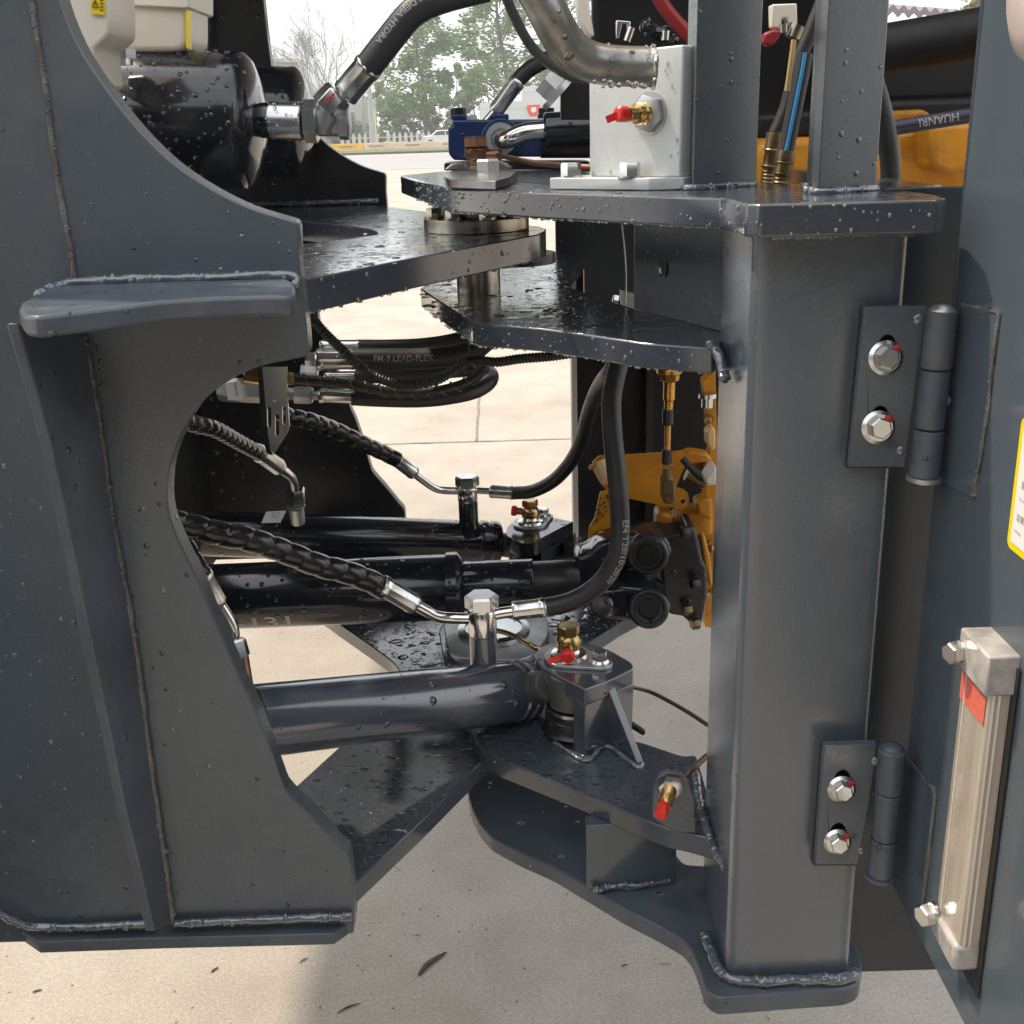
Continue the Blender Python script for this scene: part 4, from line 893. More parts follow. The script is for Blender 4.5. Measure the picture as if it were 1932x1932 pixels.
thd = MB().tube([P(524, 742, Ym), P(560, 744, Ym)], wr(P(540, 744, Ym), 12), 20, step=.0006, rf=lambda s, a: wr(P(540, 744, Ym), 12)*(.94+.06*math.sin(s*3200)))
link('thread', thd, zinc_dull, t)
link('nut', MB().hexn(P(568, 699, Ym+.12), P(600, 702, Ym+.12), wr(P(570, 700, Ym), 14)), zinc_dull, t)
t, pts, r = hose('corrugated_conduit', [(575, 575), (584, 594), (612, 627), (645, 659), (674, 686), (704, 709), (762, 727), (821, 718), (856, 699), (891, 681), (938, 683), (981, 677), (1040, 672), (1110, 662)], Ym-.09, 10, rubber,
                 'black corrugated wiring conduit looping below the upper hinge plate', 'conduit', rf=corr, step=.0011, n=20)
link('cable_tie', MB().lathe(P(888, 684, Ym-.09), (P(895, 680, Ym-.09)-P(885, 686, Ym-.09)), [(0, .0085), (.003, .0085)], 24).box(P(886, 668, Ym-.09), .002, .002, .03), mat('black_tie', (.01, .01, .01), .3), t)
t, pts, r = hose('spring_guarded_hose', [(552, 714), (600, 719), (645, 723), (700, 733), (739, 740), (809, 740), (868, 727), (900, 710), (918, 690)], Ym-.05, 9.5, rubber, 'slim black hose inside an open coil wire guard', 'hose')
sp = spline(pts, .002); cw = []; sacc = 0; u_, v_, _ = basis(sp[1]-sp[0])
for i in range(0, len(sp)):
    if i: sacc += (sp[i]-sp[i-1]).length
    a = sacc/.0195*2*math.pi; tt_ = (sp[min(i+1, len(sp)-1)]-sp[max(0, i-1)]).normalized(); u_ = (u_-tt_*u_.dot(tt_)).normalized(); v_ = tt_.cross(u_)
    cw.append(sp[i]+(u_*math.cos(a)+v_*math.sin(a))*r*1.18)
link('coil_guard', MB().tube(cw, .0009, 6, smooth=False), dbrass, t)
for x0, x1, rr_, m_ in ((505, 520, 12, copper), (521, 531, 14, brass), (532, 541, 13, brass), (541, 552, 12, brass)):
    link('fitting', MB().lathe(P(x0, 712+(x0-505)*.06, Ym-.05), P(x1, 712.5, Ym-.05)-P(x0, 712, Ym-.05), [(0, wr(P(x0, 712, Ym), rr_*.85)), (.003, wr(P(x0, 712, Ym), rr_)), (.008, wr(P(x0, 712, Ym), rr_)), (.011, wr(P(x0, 712, Ym), rr_*.8))], 8), m_, t)
# left adapters seen through the arch
ad = thing('hose_coupling', P(460, 745, Ym), 'yellowish zinc coupling with a paper tag inside the arch', 'coupling')
link('body', MB().hexn(P(497, 738, Ym-.02), P(412, 735, Ym-.02), wr(P(450, 738, Ym), 23), .3), zinc_dull, ad, .001)
link('collar', MB().cyl(P(462, 708, Ym-.06), P(494, 712, Ym-.06), wr(P(480, 708, Ym), 15)), brass, ad, .001)
pt = link('paper_tag', MB().prism([P(425, 722, Ym-.045), P(453, 719, Ym-.045), P(460, 756, Ym-.045), P(430, 755, Ym-.045)], V(0, .001, 0)), white, ad)
q = P(441, 721, Ym-.046); e = P(446, 754, Ym-.046)
link('print', text_flat('E1J206-F.E', .0042, q, e-q, P(470, 721, Ym-.046)-q, V(0, -.0006, 0)), black, pt)
# slotted bracket
SB = thing('slotted_bracket', P(515, 780, Ym-.1), 'bent metal hose bracket with three slots hanging inside the arch', 'bracket')
Ys = Ym-.10
def s3(x, y): return P(440+x*.15625-110, 0, 1) if False else P(332+x*.15625, 664.1+y*.15625, Ys)
def slot(cx, y0, y1, w_): 
    o = []
    for k in range(9): a = math.pi+math.pi*k/8; o.append(s3(cx+math.cos(a)*w_, y0+w_*1.6+math.sin(a)*w_*1.6))
    for k in range(9): a = math.pi*k/8; o.append(s3(cx+math.cos(a)*w_, y1-w_*1.6+math.sin(a)*w_*1.6))
    return o
link('plate', MB().prism([s3(1040, 180), s3(1340, 180), s3(1350, 590), s3(1370, 900), s3(1340, 990), s3(1190, 1230), s3(1140, 1180), s3(1100, 900), s3(1075, 590)], V(0, .003, 0), holes=[slot(1128, 660, 915, 24), slot(1222, 750, 1015, 24), slot(1306, 640, 880, 20)]), zinc, SB)
link('side_flange', MB().prism([s3(985, 180), s3(1042, 180), s3(1077, 590), s3(1102, 900), s3(1142, 1180), s3(1170, 1245), s3(1105, 1235), s3(1040, 1060), s3(1010, 600)], V(0, .003, 0)), black_paint, SB)

# ================================================================ AIR TANKS + FITTING (upper left)
def tank(cx0, cx1, cy0, cy1, Y, rpx, label, m=black_gloss):
    a, b = P(cx0, cy0, Y), P(cx1, cy1, Y); r = wr(b, rpx); d = (b-a).normalized(); L = (b-a).length
    t = thing('air_tank', a.lerp(b, .5), label, 'tank', 'black cylinder tanks')
    link('shell', MB().lathe(a, d, [(0, r*.985), (.004, r), (L, r)], 72), m, t)
    link('end_dome', MB().lathe(b, d, [(0, r*1.004), (.009, r*1.006), (.014, r*.99), (.022, r*.90), (.032, r*.66), (.038, r*.36), (.040, .001)], 72), m, t)
    return t, b, d, r
TK, tb, td, trr = tank(222, 447, 222, 230, 1.72, 123, 'near black air tank beaded with rain, bolt on its upper left')
link('strap', MB().lathe(P(205, 221, 1.72), td, [(0, trr*1.005), (0, trr*1.03), (.014, trr*1.03), (.014, trr*1.005)], 72), mat('strap_pale', (.42, .42, .46), .4, metal=.3), TK)
q = P(229, 111, 1.62)
link('bolt', MB().cyl(q-V(0, 0, .008), q+V(0, 0, .0), .014).hexn(q, q+V(0, 0, .013), .0195, .4), zinc, TK)
tank(330, 548, 226, 232, 2.08, 100, 'far black air tank behind the first one')
FT = thing('pipe_fitting', P(540, 228, 1.70), 'zinc pipe union and elbow screwed into the near air tank', 'pipe fitting')
a = P(486, 227, 1.71); d = (P(600, 229, 1.70)-a).normalized()
link('neck', MB().cyl(a-d*.02, a+d*.022, wr(a, 32)), black_gloss, FT)
link('sleeve', MB().cyl(a+d*.02, P(575, 229, 1.70), wr(a, 34), cham=.002), zinc, FT)
link('union_nut', MB().hexn(P(575, 229, 1.70), P(601, 229, 1.70), wr(a, 39), .5), zinc, FT)
link('elbow_body', MB().cyl(P(600, 231, 1.70), P(640, 231, 1.70), wr(a, 25)).tube([P(612, 240, 1.7), P(618, 218, 1.69), P(628, 196, 1.69)], wr(a, 24), 20), zinc_dull, FT, .001)
link('end_nut', MB().hexn(P(640, 231, 1.70), P(660, 231, 1.70), wr(a, 33), .2), zinc_dull, FT)
link('swivel_nut', MB().hexn(P(613, 205, 1.685), P(640, 175, 1.685), wr(a, 30), .5), zinc, FT, .001)
link('paint_mark', MB().box(P(622, 185, 1.655), .018, .002, .003, X=V(.8, 0, .6), Z=V(-.6, 0, .8)), redmark, FT)
t, pts, r = hose('hydraulic_hose', [(690, 133), (712, 104), (745, 62), (772, 30), (800, 10), (850, -8), (920, -25)], 1.66, 27, rubber, 'big blue black hose with white lettering climbing out of the top of the picture', grp='rubber hydraulic hoses')
crimp(t, P(699, 122, 1.66), P(652, 178, 1.675), wr(P(680, 140, 1.66), 29), m=zinc); link('stem', MB().cyl(P(656, 173, 1.675), P(636, 192, 1.68), wr(P(680, 140, 1.66), 14)), zinc, t)
link('print', text_tube('<<<<<< DEJIA HYDRA', .0125, list(reversed(pts)), r, V(-.35, -1, .25), sum((pts[k+1]-pts[k]).length for k in range(len(pts)-1))-.155, 1, 1, .95), lite_print, t)

# reservoirs
RS = thing('fluid_reservoir', P(285, 45, 1.75), 'translucent cream square reservoir above the near air tank', 'reservoir')
def rbox(pl, Y, dep): return MB().prism([P(x, y, Y) for x, y in pl], V(0, dep, 0))
link('bottle', rbox([(204, -70), (353, -70), (354, 60), (353, 84), (345, 94), (330, 98), (235, 99), (222, 96), (214, 86), (210, 60)], 1.68, .12), cream, RS, .008, seg=4)
link('rim', rbox([(200, -80), (357, -80), (357, 14), (350, 16), (204, 8), (200, 4)], 1.672, .136), cream, RS, .004)
link('yellow_label', rbox([(350, 20), (354.5, 20), (355, 100-8), (351, 90)], 1.676, .02), yellow, RS)
RS2 = thing('washer_bottle', P(160, 80, 1.55), 'cream funnel shaped bottle with a yellow warning label, top left', 'bottle')
link('bottle', rbox([(80, -70), (200, -70), (205, 20), (205, 58), (201, 68), (176, 92), (176, 118), (181, 163), (170, 166), (120, 120), (90, 60)], 1.50, .11), cream, RS2, .006, seg=3)
lbq = link('warning_label', rbox([(171, -20), (198, -20), (197, 28), (174, 26), (172, 20)], 1.495, .002), yellow, RS2)
wt = MB()
for a_, b_ in (((174, 13), (179, 0)), ((179, 0), (186, 14)), ((174, 13), (186, 14))):
    pA_, pB_ = P(a_[0], a_[1], 1.4935), P(b_[0], b_[1], 1.4935); wt.cyl(pA_, pB_, .0006, n=6)
wt.cyl(P(180, 5, 1.4935), P(180, 9, 1.4935), .0005, n=6)
for y in (1, 7, 13, 19): wt.box(P(192, y, 1.4935), .004, .0005, .0012)
link('print', wt, black, lbq)
# dark panel seams behind reservoirs: the upper far plate carries a weld line
link('weld_bead', weld([P(397, -30, YF-.02), P(395, 60, YF-.02), P(392, 130, YF-.02)], .006), black_paint, FFt)

# ================================================================ WHITE VALVE BLOCK
WB = thing('valve_block', PZ(1200, 345, zT), 'satin white metal block bolted on the upper hinge plate, with a red capped port', 'valve block')
wl, wr_ = PZ(1112, 343, zT+.01), PZ(1283, 349, zT+.01)
wl = P(1112, 340, 1.25); wr2 = P(1283, 348, 1.17); wl.z = zT+.012; wr2.z = zT+.012
ztop = P(1290, 84, 1.17).z; wdir = (wr2-wl).normalized(); wn = V(wdir.y, -wdir.x, 0)
link('body', MB().prism([wl, wr2, V(wr2.x, wr2.y, ztop), V(wl.x, wl.y, ztop-.002)], -wn*.05), white_al, WB, .002)
fl = [wl-wdir*.028+wn*.032, wr2-wdir*.022+wn*.022, wr2+wdir*.004+wn*.0, wr2-wn*.05, wl-wn*.05-wdir*.028]
link('mounting_plate', MB().prism([V(p.x, p.y, zT+.0005) for p in fl], V(0, 0, .0115)), white_al, WB, .001)
for f in (-.012, .066):
    q = wl+wdir*f+wn*.016; q.z = zT+.012
    link('bolt', MB().cyl(q, q+V(0, 0, .002), .0125).hexn(q+V(0, 0, .002), q+V(0, 0, .015), .0108, .4), zinc, WB)
def hitw(x, y, off=0):
    d_ = ray(x, y); k_ = ((wl+wn*off)-EYE).dot(wn)/d_.dot(wn); return EYE+d_*k_
pc = hitw(1226, 214)
link('port_nut', MB().hexn(pc, pc+wn*.008, wr(pc, 35), .3).cyl(pc, pc+wn*.0015, wr(pc, 39)), zinc_dull, WB)
nd = (wn+V(-.35, 0, 0)).normalized()
link('port_stem', MB().tube([pc, pc+nd*.03], wr(pc, 20), 24, step=.0008, smooth=True, rf=lambda s, a: wr(pc, 20)*(.95+.05*math.sin(s*2300))*(1 if s < .018 else .72)), brass, WB)
e = pc+nd*.032
sdv = V(-1, 0, -.35).normalized()
link('red_cap', MB().cyl(e-nd*.003, e+nd*.011, wr(pc, 14.5), cham=.002).box(e+nd*.006+sdv*.008, .014, .005, .007, X=sdv, Y=V(0, 1, 0), Z=V(-.35, 0, 1).normalized()), red, WB)
# big tube
t = thing('coolant_tube', P(1180, 120, 1.15), 'thick wet metal elbow tube entering the white block', 'pipe')
bp = [P(985, -60, 1.12), P(1022, 0, 1.12), P(1045, 45, 1.12), P(1072, 88, 1.13), P(1110, 115, 1.14), P(1160, 124, 1.145), P(1215, 126, 1.15), P(1232, 126, 1.15)]
rr_ = wr(bp[3], 37); link('tube', MB().tube(bp, rr_, 36, step=.006), cast_al, t)
link('weld_ring', weld([bp[-1]+V(0, 0, 0)+(V(0, -1, 0)*math.cos(a)+V(0, 0, 1)*math.sin(a))*rr_*1.0 for a in [k*.3 for k in range(22)]], .0035, jit=.5), zinc, t)
dropm = mat('water', (.85, .88, .9), .05, trans=.9)
# ================================================================ BLUE VALVE
BV = thing('blue_brake_valve', P(930, 262, 1.88), 'blue painted hydraulic valve with a black cylinder, on the upper hinge plate', 'valve')
Yv = 1.88
def bx(pl, Y, dep, m, nm, bev=.004): return link(nm, MB().prism([P(x, y, Y) for x, y in pl], V(0, dep, 0)), m, BV, bev, seg=3)
bx([(853, 226), (1030, 225), (1112, 222), (1112, 290), (1060, 296), (960, 296), (925, 305), (856, 302), (846, 290), (845, 240), (853, 238)], Yv, .085, blue, 'body')
link('port_boss', MB().cyl(P(945, 262, Yv+.01), P(945, 262, Yv-.02), wr(P(945, 262, Yv), 37)), blue, BV, .002)
bx([(851, 216), (880, 216), (881, 226), (851, 226)], Yv+.01, .04, blue, 'lug', .002); bx([(930, 215), (960, 215), (960, 226), (930, 226)], Yv+.01, .05, blue, 'lug', .002)
for x in (865, 1031):
    q = P(x, 216, Yv+.03); link('bolt', MB().cyl(q-V(0, 0, .006), q, .0145).hexn(q, q+V(0, 0, .010), .0125, .4), black_paint, BV)
c = P(945, 262, Yv-.022)
link('port_ring', MB().lathe(c, V(0, -1, .03), [(0, wr(c, 29)), (.012, wr(c, 29)), (.012, wr(c, 19)), (.006, wr(c, 18)), (.006, .001)], 44), zinc_dull, BV)
link('elbow', MB().tube([P(946, 264, Yv-.01), P(948, 264, Yv-.05), P(965, 260, Yv-.075), P(990, 250, Yv-.08), P(1026, 246, Yv-.08)], wr(c, 17), 24, step=.005), chrome, BV)
link('cylinder', MB().cyl(P(1026, 246, Yv-.08), P(1150, 240, Yv-.08), wr(c, 31), cham=.003), black_gloss, BV)
link('lower_cylinder', MB().cyl(P(1020, 275, Yv-.06), P(1150, 275, Yv-.06), wr(c, 22)), black_paint, BV)
bx([(838, 308), (900, 305), (1112, 304), (1112, 318), (838, 322)], Yv-.02, .1, black_paint, 'base', .002)
# hose above the valve
t, pts, r = hose('hydraulic_hose', [(973, 158), (985, 143), (1003, 128), (1030, 114), (1065, 98), (1110, 60)], 1.95, 15, rubber, 'short curved black hose rising behind the metal elbow tube', grp='rubber hydraulic hoses')
crimp(t, P(978, 151, 1.95), P(933, 212, 1.95), wr(P(950, 180, 1.95), 16.5), m=zinc); link('stem', MB().cyl(P(938, 205, 1.95), P(912, 236, 1.95), wr(P(950, 180, 1.95), 8)), zinc, t)
hose('thin_hose', [(945, -40), (957, 0), (977, 44), (998, 81), (1028, 114), (1078, 144), (1120, 150)], 1.3, 9.5, rubber, 'thin black hose curving down to the left of the metal elbow tube', 'hose')
t = thing('bleed_fitting', P(1045, 160, 1.6), 'small pale fitting between the thin hose and the dark bracket', 'fitting')
link('nut', MB().hexn(P(1027, 150, 1.6), P(1050, 172, 1.6), .020), zinc_dull, t); link('flange', MB().cyl(P(1048, 172, 1.6), P(1056, 180, 1.6), .026), zinc_dull, t)
t = thing('hose_clip', P(1085, 40, 1.5), 'pale ribbed plastic clip behind the metal elbow tube', 'clip')
link('clip', rbox([(1083, -20), (1110, -20), (1115, 30), (1122, 68), (1112, 70), (1092, 40)], 1.5, .03), cream, t, .003)

# ================================================================ ENGINE BAY (behind the posts)
EB = thing('engine', P(1560, 300, 1.9), 'orange and black engine block seen between the uprights', 'engine')
def eb(pl, Y, dep, m, nm, bev=.01): return link(nm, MB().prism([P(x, y, Y) for x, y in pl], V(0, dep, 0)), m, EB, bev, seg=3)
eb([(1058, 140), (1115, 140), (1115, 226), (1058, 226)], 1.62, .02, black_paint, 'mount_bracket', .002)
eb([(1118, -60), (1330, -60), (1330, 380), (1118, 330)], 2.0, .04, black_flat, 'black_shroud')
eb([(1400, -60), (1560, -60), (1560, 260), (1400, 300)], 2.1, .1, black_flat, 'black_shroud')
eb([(1640, 47), (1760, 40), (1856, 38), (1870, 60), (1870, 200), (1640, 210)], 1.75, .3, black_flat, 'air_cleaner', .03)
link('hood_tube', MB().cyl(P(1640, 95, 1.62), P(1900, 55, 1.5), wr(P(1750, 70, 1.6), 44)), black_flat, EB)
eb([(1640, 190), (1870, 180), (1870, 260), (1640, 270)], 1.72, .2, black_flat, 'black_shroud')
eb([(1425, 275), (1450, 262), (1560, 258), (1560, 400), (1425, 400)], 1.7, .25, orange, 'block', .012)
eb([(1685, 250), (1770, 238), (1850, 240), (1850, 400), (1690, 400), (1694, 330)], 1.58, .25, orange, 'block', .008)
eb([(1755, 235), (1870, 226), (1880, 300), (1800, 330), (1760, 320)], 1.52, .1, orange, 'block', .008)
eb([(1642, 215), (1700, 208), (1745, 206), (1765, 222), (1764, 240), (1642, 250)], 1.63, .12, orange, 'block', .012)
eb([(1640, 300), (1660, 292), (1668, 400), (1640, 400)], 1.4, .02, orange, 'bracket', .002)
eb([(1425, 215), (1560, 205), (1560, 262), (1425, 272)], 1.78, .1, black_flat, 'black_shroud', .01)
def simple_hose(px, Y, rpx, m, label, name='engine_hose', grp='hoses in the engine bay', txt=None):
    t, pts, r = hose(name, px, Y, rpx, m, label, 'hose', grp=grp)
    return t, pts, r
t, pts, r = simple_hose([(1640, 245), (1672, 243), (1720, 236), (1780, 226), (1860, 214), (1900, 210)], 1.38, 14, mat('navy_hose', (.012, .013, .035), .35), 'dark blue black hose with pale upside down lettering over the orange block')
link('print', text_tube('HUANRI', .0125, list(reversed(pts)), r, V(0, -1, .15), .058, 1, -1 if False else 1), lite_print, t)
simple_hose([(1620, 60), (1650, 160), (1668, 230), (1679, 300), (1681, 380)], 1.32, 19, rubber, 'thick black hose standing just right of the second upright')
simple_hose([(1565, -30), (1530, 60), (1505, 120), (1485, 200), (1463, 252)], 1.45, 14, rubber, 'black hose running down into the left brass crimp', grp='twin hoses between the uprights')
t, pts, r = simple_hose([(1519, 100), (1512, 140), (1500, 200), (1486, 270), (1482, 285)], 1.38, 15, rubber, 'black hose with a blue stripe running into the right brass crimp', grp='twin hoses between the uprights')
link('stripe', MB().tube([p+V(-.002, -r*.99, 0) for p in pts], .0022, 8), bluestripe, t)
for nm, a_, b_, Y, rp2, lb_ in (('left', (1463, 250), (1448, 352), 1.44, 17, 'left one of the two dull brass crimps standing on the top plate'), ('right', (1484, 284), (1472, 354), 1.37, 18, 'right one of the two dull brass crimps standing on the top plate')):
    A_, B_ = P(*a_, Y), P(*b_, Y); r_ = wr(A_, rp2); L_ = (B_-A_).length
    t = thing('brass_crimp', A_, lb_, 'fitting', 'brass hose crimps')
    link('sleeve', MB().lathe(A_, B_-A_, [(0, r_*.96), (.003, r_), (L_*.30, r_*.97), (L_*.32, r_*1.06), (L_*.36, r_*.9), (L_*.6, r_*.92), (L_*.62, r_*1.06), (L_*.66, r_*1.0)], 12), dbrass, t)
    link('spring', MB().tube([A_.lerp(B_, .64), B_], r_*.9, 20, step=.0007, rf=lambda s, a, r_=r_: r_*(.86+.07*math.sin(s*1500))), dbrass, t)
t, pts, r = simple_hose([(1498, 75), (1492, 120), (1485, 172)], 1.4, 5, mat('ochre_rod', (.42, .30, .12), .5), 'short ochre dipstick rod below the white connector', name='dipstick', grp=None); t['category'] = 'rod'
t = thing('wiring_connector', P(1480, 30, 1.5), 'white plug with a dark red boot hanging between the uprights', 'connector')
link('plug', rbox([(1456, 8), (1504, 6), (1505, 50), (1490, 53), (1484, 34), (1476, 34), (1474, 55), (1457, 52)], 1.5, .02), cream, t, .002)
link('boot', rbox([(1458, 55), (1475, 58), (1470, 72), (1462, 82), (1452, 88), (1442, 82), (1441, 64)], 1.49, .02), dred, t, .003)
link('terminal', MB().cyl(P(1478, 45, 1.49), P(1478, 62, 1.49), .005).cyl(P(1505, 48, 1.5), P(1495, 72, 1.5), .010), steel, t)
simple_hose([(1225, -40), (1248, 5), (1275, 40), (1312, 78)], 1.5, 13, dred, 'dark red rubber hose above the white block', grp=None)
t = thing('hose_fittings', P(1180, 70, 1.6), 'cluster of small chrome fittings behind the metal elbow tube', 'fitting')
link('fork', rbox([(1163, 38), (1190, 40), (1188, 60), (1184, 60), (1184, 46), (1174, 45), (1168, 72), (1163, 72)], 1.6, .01), chrome, t, .001)
link('stem', MB().cyl(P(1192, 52, 1.6), P(1183, 78, 1.6), .005), chrome, t); link('stem', MB().cyl(P(1256, 58, 1.6), P(1255, 76, 1.6), .005), chrome, t)
link('bundle', weld([P(1215, 48, 1.62), P(1235, 60, 1.62), P(1262, 64, 1.62), P(1280, 72, 1.62)], .012, jit=.9), black_gloss, t)
# cab above the picture: unseen, added to shade the ground
CB = thing('unseen_cab', V(.2, 2.5, 1.9), 'unseen dark cab added above the picture to shade the ground', 'cab')
link('floor', MB().prism(rnd([V(-1.46, 1.9, 1.9), V(1.9, 1.5, 1.9), V(1.9, 3.9, 1.9), V(-1.46, 3.9, 1.9)], .12), V(0, 0, .12)), paint, CB, .02)
link('shell', MB().prism(rnd([V(-.3, 1.9, 2.02), V(1.8, 1.5, 2.02), V(1.8, 3.6, 2.02), V(-.3, 3.6, 2.02)], .12), V(0, 0, 1.4)), orange, CB, .02)
# ================================================================ ORANGE LINKAGE (middle right)
OL = thing('gearbox', P(1335, 960, 1.78), 'orange gearbox with lever plates beside the column', 'gearbox')
def ol(pl, Y, dep, m, nm, bev=.003, holes=()):
    return link(nm, MB().prism([P(x, y, Y) for x, y in pl], V(0, dep, 0), holes=holes), m, OL, bev)
c = P(1280, 951-.5, 1.70)
lever = [(1117, 885), (1118, 873), (1130, 861), (1178, 859), (1271, 853), (1290, 850), (1292, 880), (1275, 920), (1290, 924), (1298, 932), (1301, 944), (1297, 955), (1288, 961), (1240, 952), (1189, 941), (1150, 932), (1135, 915), (1125, 900)]
ol(lever, 1.70, .006, orange, 'lever_plate', .001, holes=[disc(P(1289, 947, 1.70), V(1, 0, 0), V(0, 0, 1), wr(c, 5))])
ol([(1133, 930), (1160, 925), (1162, 1000), (1156, 1021), (1120, 1031), (1110, 1022), (1112, 996), (1122, 980)], 1.66, .012, orange, 'lever_arm', .003)
link('pivot', MB().cyl(P(1135, 1012, 1.64), P(1135, 1012, 1.66), wr(c, 10)), orange, OL, .001)
link('pivot_tube', MB().cyl(P(1150, 905, 1.67), P(1134, 875, 1.69), wr(c, 17)), mat('pale_orange', (.72, .50, .28), .3), OL, .001)
link('pivot_end', MB().lathe(P(1133, 876, 1.695), V(-.4, .2, .8), [(0, wr(c, 24)), (.006, wr(c, 22))], 32), orange, OL, .001)
scr = MB(); R_ = random.Random(5)
for i in range(26):
    q = P(1143+R_.uniform(-9, 9)-(i*.55), 935+i*2.0, 1.657); scr.box(q, R_.uniform(.002, .006), .0006, .0016, X=V(.8, 0, .5).normalized(), Z=V(-.5, 0, .8).normalized())
link('handwriting', scr, black, OL)
ol([(1240, 968), (1264, 967), (1270, 975), (1270, 1008), (1262, 1012), (1243, 1012), (1239, 1000)], 1.70, .05, orange, 'collar', .008)
ol([(1268, 984), (1290, 968), (1330, 962), (1345, 940), (1345, 1012), (1268, 1010)], 1.72, .05, orange, 'arm', .008)
ol([(1312, 948), (1332, 942), (1345, 940), (1345, 985), (1316, 972)], 1.69, .04, orange, 'boss', .006)
ol([(1326, 720), (1350, 700), (1360, 1190), (1330, 1182), (1334, 1090), (1326, 1000), (1324, 1000), (1332, 900), (1328, 880), (1340, 850), (1335, 790)], 1.74, .03, orange, 'housing', .006)
ol([(1333, 815), (1345, 806), (1350, 812), (1350, 850), (1340, 850), (1334, 838)], 1.68, .03, mat('pale_orange2', (.7, .45, .2), .4), 'lug', .003)
ol([(1330, 905), (1345, 885), (1352, 880), (1352, 915), (1335, 918)], 1.6, .04, cream, 'connector', .003)
link('pin_rod', MB().cyl(P(1195, 1000, 1.70), P(1246, 998, 1.70), wr(c, 10.5)), chrome, OL)
ol([(1292, 862), (1310, 858), (1342, 862), (1330, 900), (1300, 896)], 1.76, .05, copper, 'solenoid', .008)
link('cable', MB().tube([P(1288, 866, 1.68), P(1305, 885, 1.67), P(1322, 901, 1.66), P(1332, 905, 1.65)], .0055, 12), rubber, OL)
link('sensor', MB().cyl(P(1296, 893, 1.7), P(1330, 908, 1.7), .012), dbrass, OL)
link('plug', MB().cyl(P(1335, 742, 1.7), P(1335, 750, 1.7), .014).cyl(P(1335, 750, 1.7), P(1334, 768, 1.7), .009), zinc, OL)
for x, y, rb2 in ((1337, 790, 8), (1340, 1030, 9), (1342, 1120, 8), (1336, 955, 6)):
    qb = P(x, y, 1.735); link('bolt', MB().cyl(qb, qb+V(0, -.003, 0), rb2*1.2*wr(qb, 1)).hexn(qb, qb+V(-.004, -.012, 0), rb2*wr(qb, 1), .3), brass, OL)
ol([(1322, 1012), (1330, 1010), (1340, 1050), (1345, 1100), (1340, 1110), (1330, 1070)], 1.68, .02, orange, 'rib', .004)
ol([(1275, 868), (1300, 852), (1335, 856), (1345, 870), (1320, 874), (1290, 880)], 1.72, .03, orange, 'flange', .004)
RD = thing('shift_rod', P(1262, 820, 1.62), 'gold plated control rod with black boots, hanging above the orange lever', 'control rod')
Yq = 1.62; rc = wr(P(1262, 800, Yq), 1)
def sg(x0, y0, x1, y1, r_, m, nm, hx=False):
    a, b = P(x0, y0, Yq), P(x1, y1, Yq)
    return link(nm, (MB().hexn(a, b, r_*rc, .5) if hx else MB().cyl(a, b, r_*rc, cham=.001)), m, RD)
gold = mat('gold_zinc', (.60, .33, .10), .28, metal=1, var=.3, vscale=60, rvar=.2)
sg(1263, 694, 1263, 704, 24, gold, 'washer'); sg(1264, 704, 1263, 719, 18, gold, 'nut', True); sg(1263, 719, 1262, 755, 11, gold, 'threaded_body')
sg(1262, 755, 1261, 773, 8.5, gold, 'ferrule'); sg(1260, 772, 1260, 801, 10.5, black_paint, 'boot'); sg(1260, 801, 1259, 850, 6, gold, 'rod')
sg(1259, 848, 1258, 875, 10, black_paint, 'boot'); sg(1259, 874, 1259, 884, 10, gold, 'nut', True); sg(1259, 884, 1261, 905, 10, dbrass, 'yoke_neck')
link('yoke', MB().prism([P(x, y, Yq) for x, y in ((1250, 908), (1255, 902), (1268, 901), (1274, 908), (1275, 946), (1268, 952), (1258, 952), (1250, 946))], V(0, .03, 0)), dbrass, RD, .003)
link('pin', MB().cyl(P(1263, 942, Yq-.004), P(1263, 942, Yq+.002), 7*rc), copper, RD)
# thin rusty brake lines
def line(px, Y, label, m=copper, r=.0028):
    pts = [P(q[0], q[1], q[2] if len(q) > 2 else Y) for q in px]
    return tag(link('brake_line', MB().tube(pts, r, 10), m), label, 'pipe', 'thin metal lines')
rust = mat('rusty_line', (.14, .09, .06), .5, metal=.4, var=.3, vscale=80)
line([(1190, 1296, 1.5), (1225, 1305, 1.4), (1260, 1322, 1.35), (1300, 1345, 1.3), (1335, 1368, 1.25)], 1.4, 'thin rusty line arching from behind the clevis bracket to the column', rust)
line([(1282, 1478, 1.12), (1300, 1458, 1.12), (1318, 1440, 1.14), (1335, 1425, 1.16)], 1.12, 'short rusty line behind the lower red capped fitting', rust, .0034)
tag(link('steel_strip', MB().prism([P(1192, 1366, 1.33), P(1218, 1383, 1.33), P(1213, 1388, 1.33), P(1190, 1374, 1.33)], V(0, .01, 0)), black_paint), 'small dark strip poking out behind the clevis bracket', 'strip')
# grease fitting on the tab
t = thing('grease_nipple', P(1262, 1487, 1.07), 'brass grease nipple with red cap on the low tab beside the column', 'grease fitting')
q = P(1266, 1484, 1.073); d = V(-.45, -1, -.35).normalized()
link('nut', MB().hexn(q, q+V(0, -1, 0)*.007, wr(q, 25), .2), zinc, t); link('stem', MB().tube([q, q+d*.028], wr(q, 14), 24, step=.0008, rf=lambda s, a: wr(q, 14)*(.95+.05*math.sin(s*2500))), brass, t)
link('red_cap', MB().cyl(q+d*.026, q+d*.042, wr(q, 11.5), cham=.001).box(q+d*.034+V(0, -.004, .008), .004, .012, .012, X=V(1, 0, 0)), red, t)

